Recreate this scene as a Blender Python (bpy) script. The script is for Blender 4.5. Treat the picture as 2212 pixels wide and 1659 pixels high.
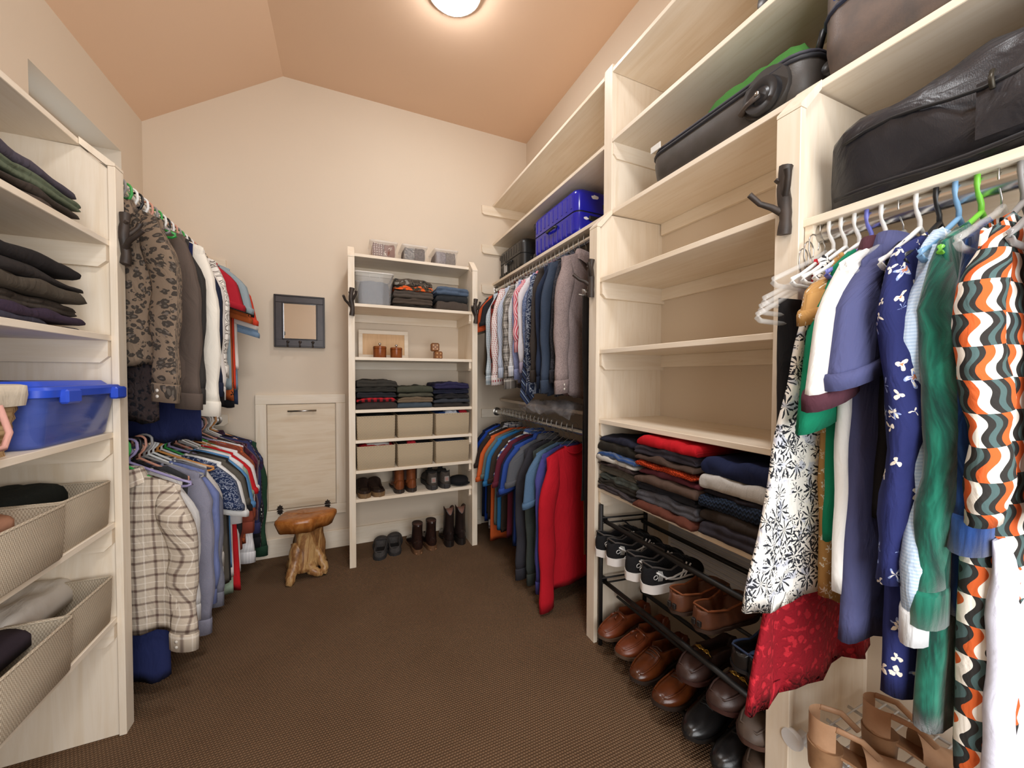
import bpy, math, random
import numpy as np
from mathutils import Vector, Matrix, noise
PI = math.pi
scene = bpy.context.scene
COL = scene.collection
for _o in list(bpy.data.objects):
    bpy.data.objects.remove(_o)

# ---------------------------------------------------------------- camera, world, lights, exposure
CAM_H = 1.2
def cam_setup():
    yw, p, r = 0.41535812, 0.02316428, -0.00331424
    cy, sy, cp, sp, cr, sr = math.cos(yw), math.sin(yw), math.cos(p), math.sin(p), math.cos(r), math.sin(r)
    f = Vector((sy*cp, cy*cp, -sp)); rt = Vector((cy, -sy, 0)); d = f.cross(rt)
    rt2 = rt*cr + d*sr; d2 = rt*(-sr) + d*cr
    cam = bpy.data.cameras.new('camera'); o = bpy.data.objects.new('camera', cam); COL.objects.link(o)
    m = Matrix((rt2, -d2, -f)).transposed().to_4x4(); m.translation = Vector((0, 0, CAM_H))
    o.matrix_world = m
    cam.sensor_width = 36.0; cam.sensor_fit = 'HORIZONTAL'; cam.lens = 817.73/2212*36
    cam.clip_start = 0.02
    scene.camera = o
cam_setup()
w = bpy.data.worlds.new('world'); scene.world = w; w.use_nodes = True
w.node_tree.nodes['Background'].inputs[0].default_value = (1, 0.93, 0.85, 1)
w.node_tree.nodes['Background'].inputs[1].default_value = 0.25
def light(name, typ, loc, power, color, size=.1, size_y=None, rot=(0, 0, 0)):
    l = bpy.data.lights.new(name, typ); l.energy = power; l.color = color
    if typ == 'POINT': l.shadow_soft_size = size
    if typ == 'AREA':
        l.size = size
        if size_y: l.shape = 'RECTANGLE'; l.size_y = size_y
    o = bpy.data.objects.new(name, l); o.location = loc; o.rotation_euler = rot; COL.objects.link(o)
    return o
light('near_fill_light', 'AREA', (0.35, 0.1, 3.05), 25, (.96, .98, 1), .35)  # unseen overhead fill added for the near side, no fixture modelled
light('rear_fill_light', 'AREA', (0.28, -.9, 1.35), 56, (.93, .97, 1), 1.3, 2.0, (PI/2, 0, 0))  # soft fill added behind the camera, the wall there has no doorway
scene.view_settings.view_transform = 'Standard'
scene.view_settings.look = 'None'
scene.view_settings.gamma = 1
scene.view_settings.use_curve_mapping = False
scene.view_settings.exposure = -0.12
scene.cycles.max_bounces = 8
scene.cycles.diffuse_bounces = 5
scene.cycles.transparent_max_bounces = 12

# ---------------------------------------------------------------- materials
def lin(c):
    if isinstance(c, str):
        c = c.lstrip('#'); c = [int(c[i:i+2], 16)/255 for i in (0, 2, 4)]
    return tuple(x/12.92 if x <= .04045 else ((x+.055)/1.055)**2.4 for x in c) + (1,)
class G:
    def __init__(s, name):
        s.m = bpy.data.materials.new(name); s.m.use_nodes = True
        s.t = s.m.node_tree; s.b = s.t.nodes['Principled BSDF']; s._uv = None; s._ob = None
    def n(s, typ, **kw):
        nd = s.t.nodes.new(typ)
        for k, v in kw.items(): setattr(nd, k, v)
        return nd
    def put(s, sock, v):
        if isinstance(v, bpy.types.NodeSocket): s.t.links.new(v, sock)
        elif v is not None: sock.default_value = v
    def uv(s):
        if not s._uv: s._uv = s.n('ShaderNodeUVMap', uv_map='UVMap').outputs[0]
        return s._uv
    def ob(s):
        if not s._ob: s._ob = s.n('ShaderNodeTexCoord').outputs['Object']
        return s._ob
    def math(s, op, a, b=None, c=None, clamp=False):
        nd = s.n('ShaderNodeMath', operation=op, use_clamp=clamp)
        for i, v in enumerate((a, b, c)):
            if v is not None: s.put(nd.inputs[i], v)
        return nd.outputs[0]
    def xyz(s, v):
        nd = s.n('ShaderNodeSeparateXYZ'); s.put(nd.inputs[0], v); return nd.outputs
    def scale(s, v, sc):
        nd = s.n('ShaderNodeMapping'); s.put(nd.inputs['Vector'], v); nd.inputs['Scale'].default_value = sc; return nd.outputs[0]
    def noise(s, v, sc, detail=3, rough=.5, dist=0):
        nd = s.n('ShaderNodeTexNoise'); s.put(nd.inputs['Vector'], v); nd.inputs['Scale'].default_value = sc
        nd.inputs['Detail'].default_value = detail; nd.inputs['Roughness'].default_value = rough; nd.inputs['Distortion'].default_value = dist
        return nd.outputs
    def vor(s, v, sc, feat='F1', rnd=1):
        nd = s.n('ShaderNodeTexVoronoi', feature=feat); s.put(nd.inputs['Vector'], v); nd.inputs['Scale'].default_value = sc
        nd.inputs['Randomness'].default_value = rnd
        return nd.outputs
    def cell(s, v, sc, rnd=.85):
        nd = s.n('ShaderNodeTexVoronoi', feature='F1'); s.put(nd.inputs['Vector'], v); nd.inputs['Scale'].default_value = sc; nd.inputs['Randomness'].default_value = rnd
        sb = s.n('ShaderNodeVectorMath', operation='SUBTRACT'); s.put(sb.inputs[0], v); s.put(sb.inputs[1], nd.outputs['Position'])
        d = s.xyz(sb.outputs[0]); c = s.xyz(nd.outputs['Color'])
        return nd.outputs['Distance'], s.math('ARCTAN2', d[1], d[0]), c[0], c[1]
    def wave(s, v, sc, dist=2, detail=2, dscale=1, direction='X'):
        nd = s.n('ShaderNodeTexWave', bands_direction=direction); s.put(nd.inputs['Vector'], v); nd.inputs['Scale'].default_value = sc
        nd.inputs['Distortion'].default_value = dist; nd.inputs['Detail'].default_value = detail; nd.inputs['Detail Scale'].default_value = dscale
        return nd.outputs
    def ramp(s, f, stops, interp='LINEAR'):
        nd = s.n('ShaderNodeValToRGB'); s.put(nd.inputs[0], f); cr = nd.color_ramp; cr.interpolation = interp
        while len(cr.elements) < len(stops): cr.elements.new(.5)
        for e, (p, c) in zip(cr.elements, stops): e.position = p; e.color = lin(c) if not isinstance(c, float) else (c, c, c, 1)
        return nd.outputs[0]
    def mix(s, f, a, b, mode='MIX'):
        nd = s.n('ShaderNodeMix', data_type='RGBA', blend_type=mode)
        s.put(nd.inputs[0], f); s.put(nd.inputs[6], lin(a) if isinstance(a, str) else a); s.put(nd.inputs[7], lin(b) if isinstance(b, str) else b)
        return nd.outputs[2]
    def bump(s, h, strength=.3, dist=.002, wr=None):
        nd = s.n('ShaderNodeBump')
        if wr is not None:
            n2 = s.n('ShaderNodeBump'); s.put(n2.inputs['Height'], wr); n2.inputs['Strength'].default_value = .55; n2.inputs['Distance'].default_value = .012
            s.t.links.new(n2.outputs[0], nd.inputs['Normal'])
        s.put(nd.inputs['Height'], h); nd.inputs['Strength'].default_value = strength
        nd.inputs['Distance'].default_value = dist; s.t.links.new(nd.outputs[0], s.b.inputs['Normal'])
    def fin(s, col, rough=.6, metal=0, spec=.5, **kw):
        s.put(s.b.inputs['Base Color'], lin(col) if isinstance(col, str) else col)
        s.b.inputs['Roughness'].default_value = rough; s.b.inputs['Metallic'].default_value = metal
        s.b.inputs['Specular IOR Level'].default_value = spec
        for k, v in kw.items(): s.b.inputs[k].default_value = v
        return s.m
_mc = {}
def plain(c, rough=.5, metal=0, spec=.5, **kw):
    k = ('p', c, rough, metal, spec, tuple(kw.items()))
    if k not in _mc: _mc[k] = G('plain').fin(c, rough, metal, spec, **kw)
    return _mc[k]
def wood(c1, c2, name='maple', axis='Z', rough=.42, fig=1.0):
    k = ('w', c1, c2, axis, rough)
    if k in _mc: return _mc[k]
    g = G(name); v = g.ob()
    sc = {'Z': (14, 14, 1.1), 'Y': (14, 1.1, 14), 'X': (1.1, 14, 14)}[axis]
    vv = g.scale(v, sc)
    n1 = g.noise(vv, 2.2, 5, .6, .8)[0]
    n2 = g.noise(v, 1.7, 3, .5, .3)[0]
    f = g.math('ADD', g.math('MULTIPLY', n1, .65), g.math('MULTIPLY', n2, .5))
    col = g.ramp(f, [(.38, c2), (.62, c1), (.8, c2)])
    g.bump(n1, .05, .001)
    _mc[k] = g.fin(col, rough, 0, .35); return _mc[k]
MAPLE_Z = wood('#ecdfcc', '#e0ceb4', axis='Z'); MAPLE_Y = wood('#ecdfcc', '#e0ceb4', axis='Y'); MAPLE_X = wood('#ecdfcc', '#e0ceb4', axis='X')
def wallpaint(c, name):
    g = G(name); n = g.noise(g.ob(), 60, 4, .6)[0]
    n2 = g.noise(g.ob(), 1.2, 2)[0]
    g.bump(n, .12, .002)
    r, gg, b, _ = lin(c)
    col = g.mix(n2, (r*.96, gg*.95, b*.93, 1), (r*1.03, gg*1.03, b*1.03, 1))
    return g.fin(col, .75, 0, .2)
WALL = wallpaint('#dacbb8', 'wall_paint'); CEIL = wallpaint('#e3c3a7', 'ceiling_paint')
def carpet():
    g = G('carpet'); v = g.ob(); x = g.xyz(v)
    row = g.math('FLOOR', g.math('MULTIPLY', x[1], 110))
    off = g.math('MULTIPLY', g.math('MODULO', g.math('ABSOLUTE', row), 2), .5)
    fx = g.math('SUBTRACT', g.math('FRACT', g.math('ADD', g.math('MULTIPLY', x[0], 110), off)), .5)
    fy = g.math('SUBTRACT', g.math('FRACT', g.math('MULTIPLY', x[1], 110)), .5)
    d = g.math('SQRT', g.math('ADD', g.math('MULTIPLY', fx, fx), g.math('MULTIPLY', fy, fy)))
    h = g.math('SUBTRACT', 1, g.math('MULTIPLY', d, 1.7), clamp=True)
    n = g.noise(v, 90, 3)[0]; n2 = g.noise(v, 4, 3)[0]
    c = g.ramp(h, [(.05, '#433225'), (.4, '#6f5641'), (.9, '#866a51')])
    c = g.mix(g.math('MULTIPLY', n, .5), c, '#644c37')
    c = g.mix(g.math('MULTIPLY', n2, .35), c, '#8e7259')
    g.bump(g.math('ADD', h, g.math('MULTIPLY', n, .4)), .8, .006)
    return g.fin(c, .95, 0, .1)
CARPET = carpet()

_fc = {}
def fab(kind='plain', c=('#888888',), rough=.9, **kw):
    key = (kind, c, rough, tuple(sorted(kw.items())))
    if key in _fc: return _fc[key]
    g = G('fabric_'+kind); uv = g.uv(); X = g.xyz(uv); u, v = X[0], X[1]
    A = c[0]; B = c[1] if len(c) > 1 else c[0]; C = c[2] if len(c) > 2 else B; D = c[3] if len(c) > 3 else C
    def fr(x, p, off=0.): return g.math('FRACT', g.math('ADD', g.math('MULTIPLY', x, 1/p), off+50))
    def band(x, p, wd, off=0.):
        return g.math('LESS_THAN', fr(x, p, off), wd)
    bh, bs = g.noise(uv, 500, 2)[0], .25
    if kind == 'plain':
        n = g.noise(uv, 18, 3)[0]; col = g.mix(g.math('MULTIPLY', n, .35), A, B)
    elif kind == 'heather':
        n = g.noise(uv, kw.get('s', 350), 3, .8)[0]; col = g.mix(g.ramp(n, [(.35, 0.), (.65, 1.)]), A, B)
    elif kind == 'stripe':
        x = v if kw.get('h') else u; p = kw.get('p', .02)
        col = g.mix(band(x, p, kw.get('w', .5)), A, B)
        if len(c) > 2: col = g.mix(band(x, p, .12, .3), col, C)
    elif kind == 'diag':
        x = g.math('ADD', u, g.math('MULTIPLY', v, .7)); p = kw.get('p', .04)
        f = fr(x, p); col = g.ramp(f, [(0, A), (.3, B), (.42, C), (.5, D), (.6, A), (.8, B)], 'CONSTANT')
    elif kind == 'plaid':
        p = kw.get('p', .09)
        col = A
        s1 = g.math('ADD', band(u, p, .20), band(v, p, .20)); col = g.mix(g.math('MULTIPLY', s1, .48), A, B)
        s2 = g.math('ADD', band(u, p, .07, .46), band(v, p, .07, .46)); col = g.mix(g.math('MULTIPLY', s2, .6), col, C)
        s3 = g.math('ADD', band(u, p, .10, .95), band(v, p, .10, .95)); col = g.mix(g.math('MULTIPLY', s3, .48), col, D)
    elif kind == 'check':
        p = kw.get('p', .035)
        s1 = g.math('ADD', band(u, p, .5), band(v, p, .5)); col = g.mix(g.math('MULTIPLY', s1, .5), A, B)
    elif kind == 'dots':
        p = kw.get('p', .012)
        fx = g.math('SUBTRACT', fr(u, p), .5); fy = g.math('SUBTRACT', fr(v, p), .5)
        d = g.math('ADD', g.math('MULTIPLY', fx, fx), g.math('MULTIPLY', fy, fy))
        col = g.mix(g.math('LESS_THAN', d, kw.get('r', .06)), A, B)
    elif kind == 'leopard':
        dn = g.noise(uv, 45, 2)[1]
        w2 = g.mix(.014, uv, dn, 'ADD')
        vo = g.vor(w2, kw.get('s', 52)); d = vo[0]
        ring = g.ramp(d, [(0, '#5e564e'), (.2, B), (.5, A)], 'CONSTANT')
        n = g.noise(uv, 70, 2)[0]
        msk = g.math('GREATER_THAN', n, .43)
        inner = g.ramp(d, [(0, '#6b6058'), (.3, A)], 'CONSTANT')
        col = g.mix(msk, inner, ring)
    elif kind == 'leaf':
        col = g.mix(g.ramp(g.noise(uv, 30, 2)[0], [(.55, 0.), (.62, .7)]), A, C)
        for sc, k, r0, r1, th in ((21, 9, .08, .66, .45), (33, 6, .05, .55, .4), (58, 4, .05, .42, .5)):
            n = g.noise(uv, sc*2, 2)[1]; r, an, c1, c2 = g.cell(g.mix(.012, uv, n, 'ADD'), sc)
            pet = g.math('COSINE', g.math('ADD', g.math('MULTIPLY', an, k), g.math('MULTIPLY', c1, 6)))
            rr = g.math('ADD', g.math('MULTIPLY', g.math('ABSOLUTE', g.math('SUBTRACT', r, (r0+r1)/2)), 1.6/(r1-r0)), th-.2)
            m = g.math('MULTIPLY', g.math('GREATER_THAN', pet, rr), g.math('GREATER_THAN', c2, .25))
            col = g.mix(m, col, B)
    elif kind == 'floral':
        s = kw.get('s', 14)
        n = g.noise(uv, s*3, 2)[1]; w2 = g.mix(.012, uv, n, 'ADD')
        col = A
        for sc, k, thr, inner in ((s, 5, 1-kw.get('r', .33)*1.6, C), (s*1.7, 3, .62, B)):
            r, an, c1, c2 = g.cell(w2, sc)
            lob = g.math('ADD', .27, g.math('MULTIPLY', g.math('COSINE', g.math('ADD', g.math('MULTIPLY', an, k), g.math('MULTIPLY', c1, 6))), .15))
            q = g.math('DIVIDE', r, lob)
            pet = g.ramp(q, [(0, D), (.28, inner), (.5, B), (.8, inner)], 'CONSTANT')
            m = g.math('MULTIPLY', g.math('LESS_THAN', q, 1.), g.math('GREATER_THAN', c2, thr))
            col = g.mix(m, col, pet)
    elif kind == 'paisley':
        s = kw.get('s', 60); n = g.noise(uv, s, 2)[1]; w2 = g.mix(.03, uv, n, 'ADD')
        vo = g.vor(w2, s); f = g.math('SINE', g.math('MULTIPLY', vo[0], 14))
        col = g.ramp(f, [(.0, A), (.35, B), (.7, C), (.92, D)], 'CONSTANT')
    elif kind == 'micro':
        vo = g.vor(uv, kw.get('s', 260)); col = g.ramp(vo[0], [(.2, B), (.5, A)])
    elif kind == 'wavy':
        sw = g.math('ADD', u, g.math('MULTIPLY', g.math('SINE', g.math('MULTIPLY', v, 2*PI/.05)), .0065))
        blk = g.math('FLOOR', g.math('MULTIPLY', v, 1/.05)); odd = g.math('MULTIPLY', g.math('MODULO', g.math('ABSOLUTE', blk), 2), .5)
        f = g.math('FRACT', g.math('ADD', g.math('ADD', g.math('MULTIPLY', sw, 1/.056), odd), 50))
        col = g.ramp(f, [(0, '#d0602e'), (.24, '#f2ebdf'), (.5, '#2f2d2b'), (.68, '#4d6363'), (.85, '#2f2d2b')], 'CONSTANT')
    elif kind == 'lace':
        n = g.noise(uv, 70, 2)[1]; vo = g.vor(g.mix(.02, uv, n, 'ADD'), 38)
        f = g.math('SINE', g.math('MULTIPLY', vo[0], 9)); col = g.ramp(f, [(.1, B), (.6, A)])
        bh, bs = f, .8
    elif kind == 'velvet':
        n = g.noise(g.scale(uv, (26, 5, 1)), 1.5, 3, .6, .4)[0]; col = g.ramp(n, [(.38, A), (.52, B), (.68, C)])
    elif kind == 'tiedye':
        n = g.noise(uv, kw.get('s', 12), 4, .6, 1.)[0]; col = g.ramp(n, [(.35, A), (.5, B), (.65, C)])
    elif kind == 'camo':
        n = g.noise(uv, kw.get('s', 30), 2, .5)[0]; col = g.ramp(n, [(0, B), (.42, C), (.5, A), (.6, D)], 'CONSTANT')
    elif kind == 'geo':
        p = .045; fx = g.math('SUBTRACT', fr(u, p), .5); fy = g.math('SUBTRACT', fr(v, p), .5)
        d = g.math('SQRT', g.math('ADD', g.math('MULTIPLY', fx, fx), g.math('MULTIPLY', fy, fy)))
        col = g.ramp(d, [(0, A), (.3, B), (.42, A), (.5, B), (.56, A)], 'CONSTANT')
    elif kind == 'knit':
        a = g.math('SINE', g.math('MULTIPLY', u, 2*PI/.012)); b2 = g.math('SINE', g.math('ADD', g.math('MULTIPLY', v, 2*PI/.014), g.math('MULTIPLY', a, 1.5)))
        bh, bs = b2, .9; col = g.mix(g.ramp(b2, [(.2, 0.), (.8, 1.)]), B, A)
    elif kind == 'weave':
        p = kw.get('p', .007)
        r = g.math('MODULO', g.math('ABSOLUTE', g.math('FLOOR', g.math('MULTIPLY', v, 1/p))), 2)
        a = g.math('SINE', g.math('ADD', g.math('MULTIPLY', u, 2*PI/p), g.math('MULTIPLY', r, PI)))
        b2 = g.math('SINE', g.math('MULTIPLY', v, 2*PI/p))
        f = g.math('MULTIPLY', g.math('ADD', g.math('MULTIPLY', a, b2), 1), .5)
        bh, bs = f, .5; col = g.mix(g.ramp(f, [(.2, 0.), (.8, 1.)]), B, A)
    wr = None
    if kind != 'weave': wr = g.noise(g.scale(uv, (22, 8, 1)), 1.0, 3, .55, .8)[0]
    g.bump(bh, bs, .0012, wr)
    if kw.get('alpha'): g.b.inputs['Alpha'].default_value = kw['alpha']
    _fc[key] = g.fin(col, rough, 0, .25 if rough > .6 else .5, **({'Sheen Weight': .35} if kind == 'velvet' else {}))
    return _fc[key]
def leather(c1, c2='#1a1410', rough=.38):
    k = ('l', c1, c2, rough)
    if k in _mc: return _mc[k]
    g = G('leather'); n = g.noise(g.ob(), 22, 4)[0]; n2 = g.noise(g.ob(), 300, 2)[0]
    col = g.mix(g.ramp(n, [(.42, 0.), (.75, .8)]), c1, c2); g.bump(n2, .25, .001)
    _mc[k] = g.fin(col, rough); return _mc[k]
METAL = plain('#b8b6b2', .28, 1); CHROME = plain('#d8d6d2', .18, 1); BLACKMET = plain('#232120', .5, .3)
GOLD = plain('#c9a24f', .28, 1); BRONZE = leather('#3a2f28', '#15110f', .55)
WHITEPL = plain('#ecebe8', .35); BLACKPL = plain('#1c1c1e', .4)
def glassy(c, alpha, rough=.15):
    k = ('g', c, alpha, rough)
    if k not in _mc: _mc[k] = G('clear_plastic').fin(c, rough, 0, .6, Alpha=alpha)
    return _mc[k]

# ---------------------------------------------------------------- mesh helpers
class MB:
    def __init__(s): s.v = []; s.f = []; s.uv = []
    def add(s, vs, fs, uvs=None):
        n = len(s.v); s.v += [tuple(p) for p in vs]; s.f += [tuple(i+n for i in f) for f in fs]
        s.uv += [tuple(q) for q in uvs] if uvs is not None else [(p[0]+p[1]*.7, p[2]+p[1]*.3) for p in vs]
        return s
    def box(s, x0, x1, y0, y1, z0, z1, b=0.0015, M=None):
        if x1 < x0: x0, x1 = x1, x0
        if y1 < y0: y0, y1 = y1, y0
        if z1 < z0: z0, z1 = z1, z0
        b = min(b, (x1-x0)*.45, (y1-y0)*.45, (z1-z0)*.45)
        vs = []; idx = {}
        X = (x0, x1); Y = (y0, y1); Z = (z0, z1); sg = (1, -1)
        for i in (0, 1):
            for j in (0, 1):
                for k in (0, 1):
                    for a in range(3):
                        p = [X[i]+sg[i]*b*(a != 0), Y[j]+sg[j]*b*(a != 1), Z[k]+sg[k]*b*(a != 2)]
                        idx[(i, j, k, a)] = len(vs); vs.append(p)
        fs = []
        I = idx
        for q, fl in ((0, 0), (1, 1)):
            r = [I[(q, 0, 0, 0)], I[(q, 1, 0, 0)], I[(q, 1, 1, 0)], I[(q, 0, 1, 0)]]; fs.append(r if q else r[::-1])
            r = [I[(0, q, 0, 1)], I[(1, q, 0, 1)], I[(1, q, 1, 1)], I[(0, q, 1, 1)]]; fs.append(r[::-1] if q else r)
            r = [I[(0, 0, q, 2)], I[(1, 0, q, 2)], I[(1, 1, q, 2)], I[(0, 1, q, 2)]]; fs.append(r if q else r[::-1])
        for i in (0, 1):
            for j in (0, 1):
                fs.append([I[(i, j, 0, 0)], I[(i, j, 1, 0)], I[(i, j, 1, 1)], I[(i, j, 0, 1)]])
                fs.append([I[(i, 0, j, 0)], I[(i, 1, j, 0)], I[(i, 1, j, 2)], I[(i, 0, j, 2)]])
                fs.append([I[(0, i, j, 1)], I[(1, i, j, 1)], I[(1, i, j, 2)], I[(0, i, j, 2)]])
        for i in (0, 1):
            for j in (0, 1):
                for k in (0, 1): fs.append([I[(i, j, k, 0)], I[(i, j, k, 1)], I[(i, j, k, 2)]])
        if M is not None: vs = [M @ Vector(p) for p in vs]
        uv = [(p[0]+p[1], p[2]+(p[1] if abs(z1-z0) < .03 else 0)) for p in vs]
        return s.add(vs, fs, uv)
    def grid(s, P, UV=None, closeu=False, capu=False):
        # P[i][j]: rows i (v), columns j (u)
        nr, nc = len(P), len(P[0]); vs = [p for r in P for p in r]; fs = []
        m = nc if closeu else nc-1
        for i in range(nr-1):
            for j in range(m):
                a = i*nc+j; b = i*nc+(j+1) % nc; fs.append((a, b, b+nc, a+nc))
        if capu:
            fs.append(tuple(range(nc))[::-1]); fs.append(tuple((nr-1)*nc+j for j in range(nc)))
        return s.add(vs, fs, None if UV is None else [q for r in UV for q in r])
    def tube(s, pts, r, seg=8, closed=False, flat=1.0, caps=True, up=None):
        pts = [Vector(p) for p in pts]; n = len(pts)
        rr = r if isinstance(r, (list, tuple)) else [r]*n
        rows = []; uvs = []; L = 0; pr = None
        for i, p in enumerate(pts):
            a = pts[(i-1) % n] if (closed or i > 0) else p; b = pts[(i+1) % n] if (closed or i < n-1) else p
            t = (b-a).normalized()
            if pr is None:
                u0 = Vector(up) if up else (Vector((0, 0, 1)) if abs(t.z) < .9 else Vector((1, 0, 0)))
            else: u0 = pr
            nx = (u0 - t*u0.dot(t)); nx = nx.normalized() if nx.length > 1e-6 else t.orthogonal().normalized()
            pr = nx; ny = t.cross(nx)
            if i: L += (p-pts[i-1]).length
            rows.append([p + nx*math.cos(2*PI*k/seg)*rr[i] + ny*math.sin(2*PI*k/seg)*rr[i]*flat for k in range(seg)])
            uvs.append([(k/seg*2*PI*rr[i], L) for k in range(seg)])
        if closed: rows.append(rows[0]); uvs.append(uvs[0]); caps = False
        return s.grid(rows, uvs, True, caps)
    def lathe(s, prof, c=(0, 0, 0), seg=24, axis='Z'):
        rows = []
        for r, z in prof:
            row = []
            for k in range(seg):
                a = 2*PI*k/seg; x, y = r*math.cos(a), r*math.sin(a)
                p = {'Z': (x, y, z), 'Y': (x, z, -y), 'X': (z, x, y)}[axis]
                row.append((p[0]+c[0], p[1]+c[1], p[2]+c[2]))
            rows.append(row)
        return s.grid(rows, None, True, True)
    def prism(s, poly, z0, z1, ax='Z', M=None):
        n = len(poly); f3 = {'Z': lambda a, b, c: (a, b, c), 'Y': lambda a, b, c: (a, c, b), 'X': lambda a, b, c: (c, a, b)}[ax]
        vs = [f3(a, b, z0) for a, b in poly]+[f3(a, b, z1) for a, b in poly]
        fs = [tuple(range(n))[::-1], tuple(range(n, 2*n))]+[(i, (i+1) % n, n+(i+1) % n, n+i) for i in range(n)]
        if M is not None: vs = [M @ Vector(p) for p in vs]
        return s.add(vs, fs)
    def obj(s, name, mat, parent=None, smooth=False, loc=None, rot=None, fix=True):
        me = bpy.data.meshes.new(name); me.from_pydata(s.v, [], s.f)
        uvl = me.uv_layers.new(name='UVMap')
        li = np.zeros(len(me.loops), np.int32); me.loops.foreach_get('vertex_index', li)
        uvl.data.foreach_set('uv', np.array(s.uv, np.float32)[li].ravel())
        me.materials.append(mat)
        if fix:
            import bmesh
            bm = bmesh.new(); bm.from_mesh(me); bmesh.ops.recalc_face_normals(bm, faces=bm.faces); bm.to_mesh(me); bm.free()
        if smooth is True: me.polygons.foreach_set('use_smooth', [True]*len(me.polygons))
        elif smooth:
            me.polygons.foreach_set('use_smooth', [True]*len(me.polygons)); me.set_sharp_from_angle(angle=math.radians(smooth))
        o = bpy.data.objects.new(name, me); COL.objects.link(o)
        if parent: o.parent = parent
        if loc: o.location = loc
        if rot: o.rotation_euler = rot
        return o
def tag(o, label, cat, group=None, kind=None):
    o['label'] = label; o['category'] = cat
    if group: o['group'] = group
    if kind: o['kind'] = kind
    return o
def empty(name, label, cat, loc, rz=0, group=None):
    o = bpy.data.objects.new(name, None); COL.objects.link(o); o.location = loc; o.rotation_euler = (0, 0, rz); o.empty_display_size = .05
    return tag(o, label, cat, group)
def struct(name, mb, m, parent=None, smooth=False, label=None):
    o = mb.obj(name, m, parent, smooth)
    if not parent: o['kind'] = 'structure'; o['category'] = name.split('_')[0]
    if label: o['label'] = label
    return o
def copy_tree(o, parent=None, **kw):
    c = o.copy(); COL.objects.link(c)
    if parent: c.parent = parent
    for ch in list(o.children): copy_tree(ch, c)
    return c
def placed(o, loc, rz, label):
    o.location = loc; o.rotation_euler = (0, 0, rz); o['label'] = label; return o
def nz(*a): return noise.noise(Vector(a))
def rad(d): return math.radians(d)

# ---------------------------------------------------------------- room
YB = 2.885; XL = -1.061; XR = 1.396; ZC = 3.13; YN = -1.35; XK = -.355; ZE = 2.653
struct('floor', MB().box(XL-.1, XR+.1, YN-.1, YB+.1, -.08, 0, 0), CARPET, label='brown low-pile carpet with a fine ribbed grid')
mb = MB().add([(XL, YN, ZE), (XK, YN, ZC), (XR+.1, YN, ZC), (XR+.1, YN, ZC+.08), (XL, YN, ZC+.08)] + [(XL, YB, ZE), (XK, YB, ZC), (XR+.1, YB, ZC), (XR+.1, YB, ZC+.08), (XL, YB, ZC+.08)],
              [(0, 1, 2, 3, 4), (5, 6, 7, 8, 9)]+[(i, (i+1) % 5, 5+(i+1) % 5, 5+i) for i in range(5)])
struct('ceiling', mb, CEIL, label='peach ceiling, flat on one side and sloping down towards the left wall')
gab = [(XL-.1, -.08), (XR+.1, -.08), (XR+.1, ZC+.1), (XL-.1, ZC+.1)]
struct('wall_back', MB().prism(gab, YB, YB+.1, 'Y'), WALL, label='beige painted gable wall at the far end')
struct('wall_right', MB().box(XR, XR+.1, YN, YB, 0, ZC, 0), WALL)
struct('wall_front', MB().prism(gab, YN-.1, YN, 'Y'), WALL)
WY0, WY1, WZ0, WZ1 = 2.02, 2.655, 1.97, 2.36
mb = MB().box(XL-.2, XL, YN, WY0, 0, ZC, 0).box(XL-.2, XL, WY1, YB, 0, ZC, 0).box(XL-.2, XL, WY0, WY1, 0, WZ0, 0).box(XL-.2, XL, WY0, WY1, WZ1, ZC, 0)
struct('wall_left', mb, WALL)
wf = MB().box(XL-.17, XL-.14, WY0, WY1, WZ0, WZ0+.04).box(XL-.17, XL-.14, WY0, WY1, WZ1-.04, WZ1).box(XL-.17, XL-.14, WY0, WY0+.04, WZ0, WZ1).box(XL-.17, XL-.14, WY1-.04, WY1, WZ0, WZ1)
wo = struct('window_1', wf, plain('#d8c8b4', .5), label='small high window set deep in the left wall')
gp = G('daylight_pane'); gp.b.inputs['Emission Color'].default_value = (.55, .78, 1, 1); gp.b.inputs['Emission Strength'].default_value = 1.0
MB().box(XL-.165, XL-.155, WY0+.03, WY1-.03, WZ0+.03, WZ1-.03).obj('pane', gp.fin('#cfe4f0', .1), wo)
bb = lambda x0, x1: MB().box(x0, x1, YB-.016, YB, 0, .122, .003)
struct('baseboard_back', bb(XL, 1.0), MAPLE_X, label='pale maple baseboard along the far wall')

# ---------------------------------------------------------------- ceiling lamp
lm = empty('ceiling_lamp', 'glowing white dome lamp on the flat ceiling', 'lamp', (.51, 1.885, ZC))
MB().lathe([(.02, 0), (.135, 0), (.135, -.02), (.125, -.026), (.02, -.026)], seg=32).obj('mounting_ring', WHITEPL, lm, 35)
ge = G('lamp_glass'); ge.b.inputs['Emission Color'].default_value = (.97, .985, 1, 1); ge.b.inputs['Emission Strength'].default_value = 80
MB().lathe([(.0005, -.075), (.05, -.072), (.085, -.060), (.108, -.043), (.12, -.026), (.02, -.026)], seg=32).obj('glass_dome', ge.fin('#ffffff', .4), lm, True)

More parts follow.
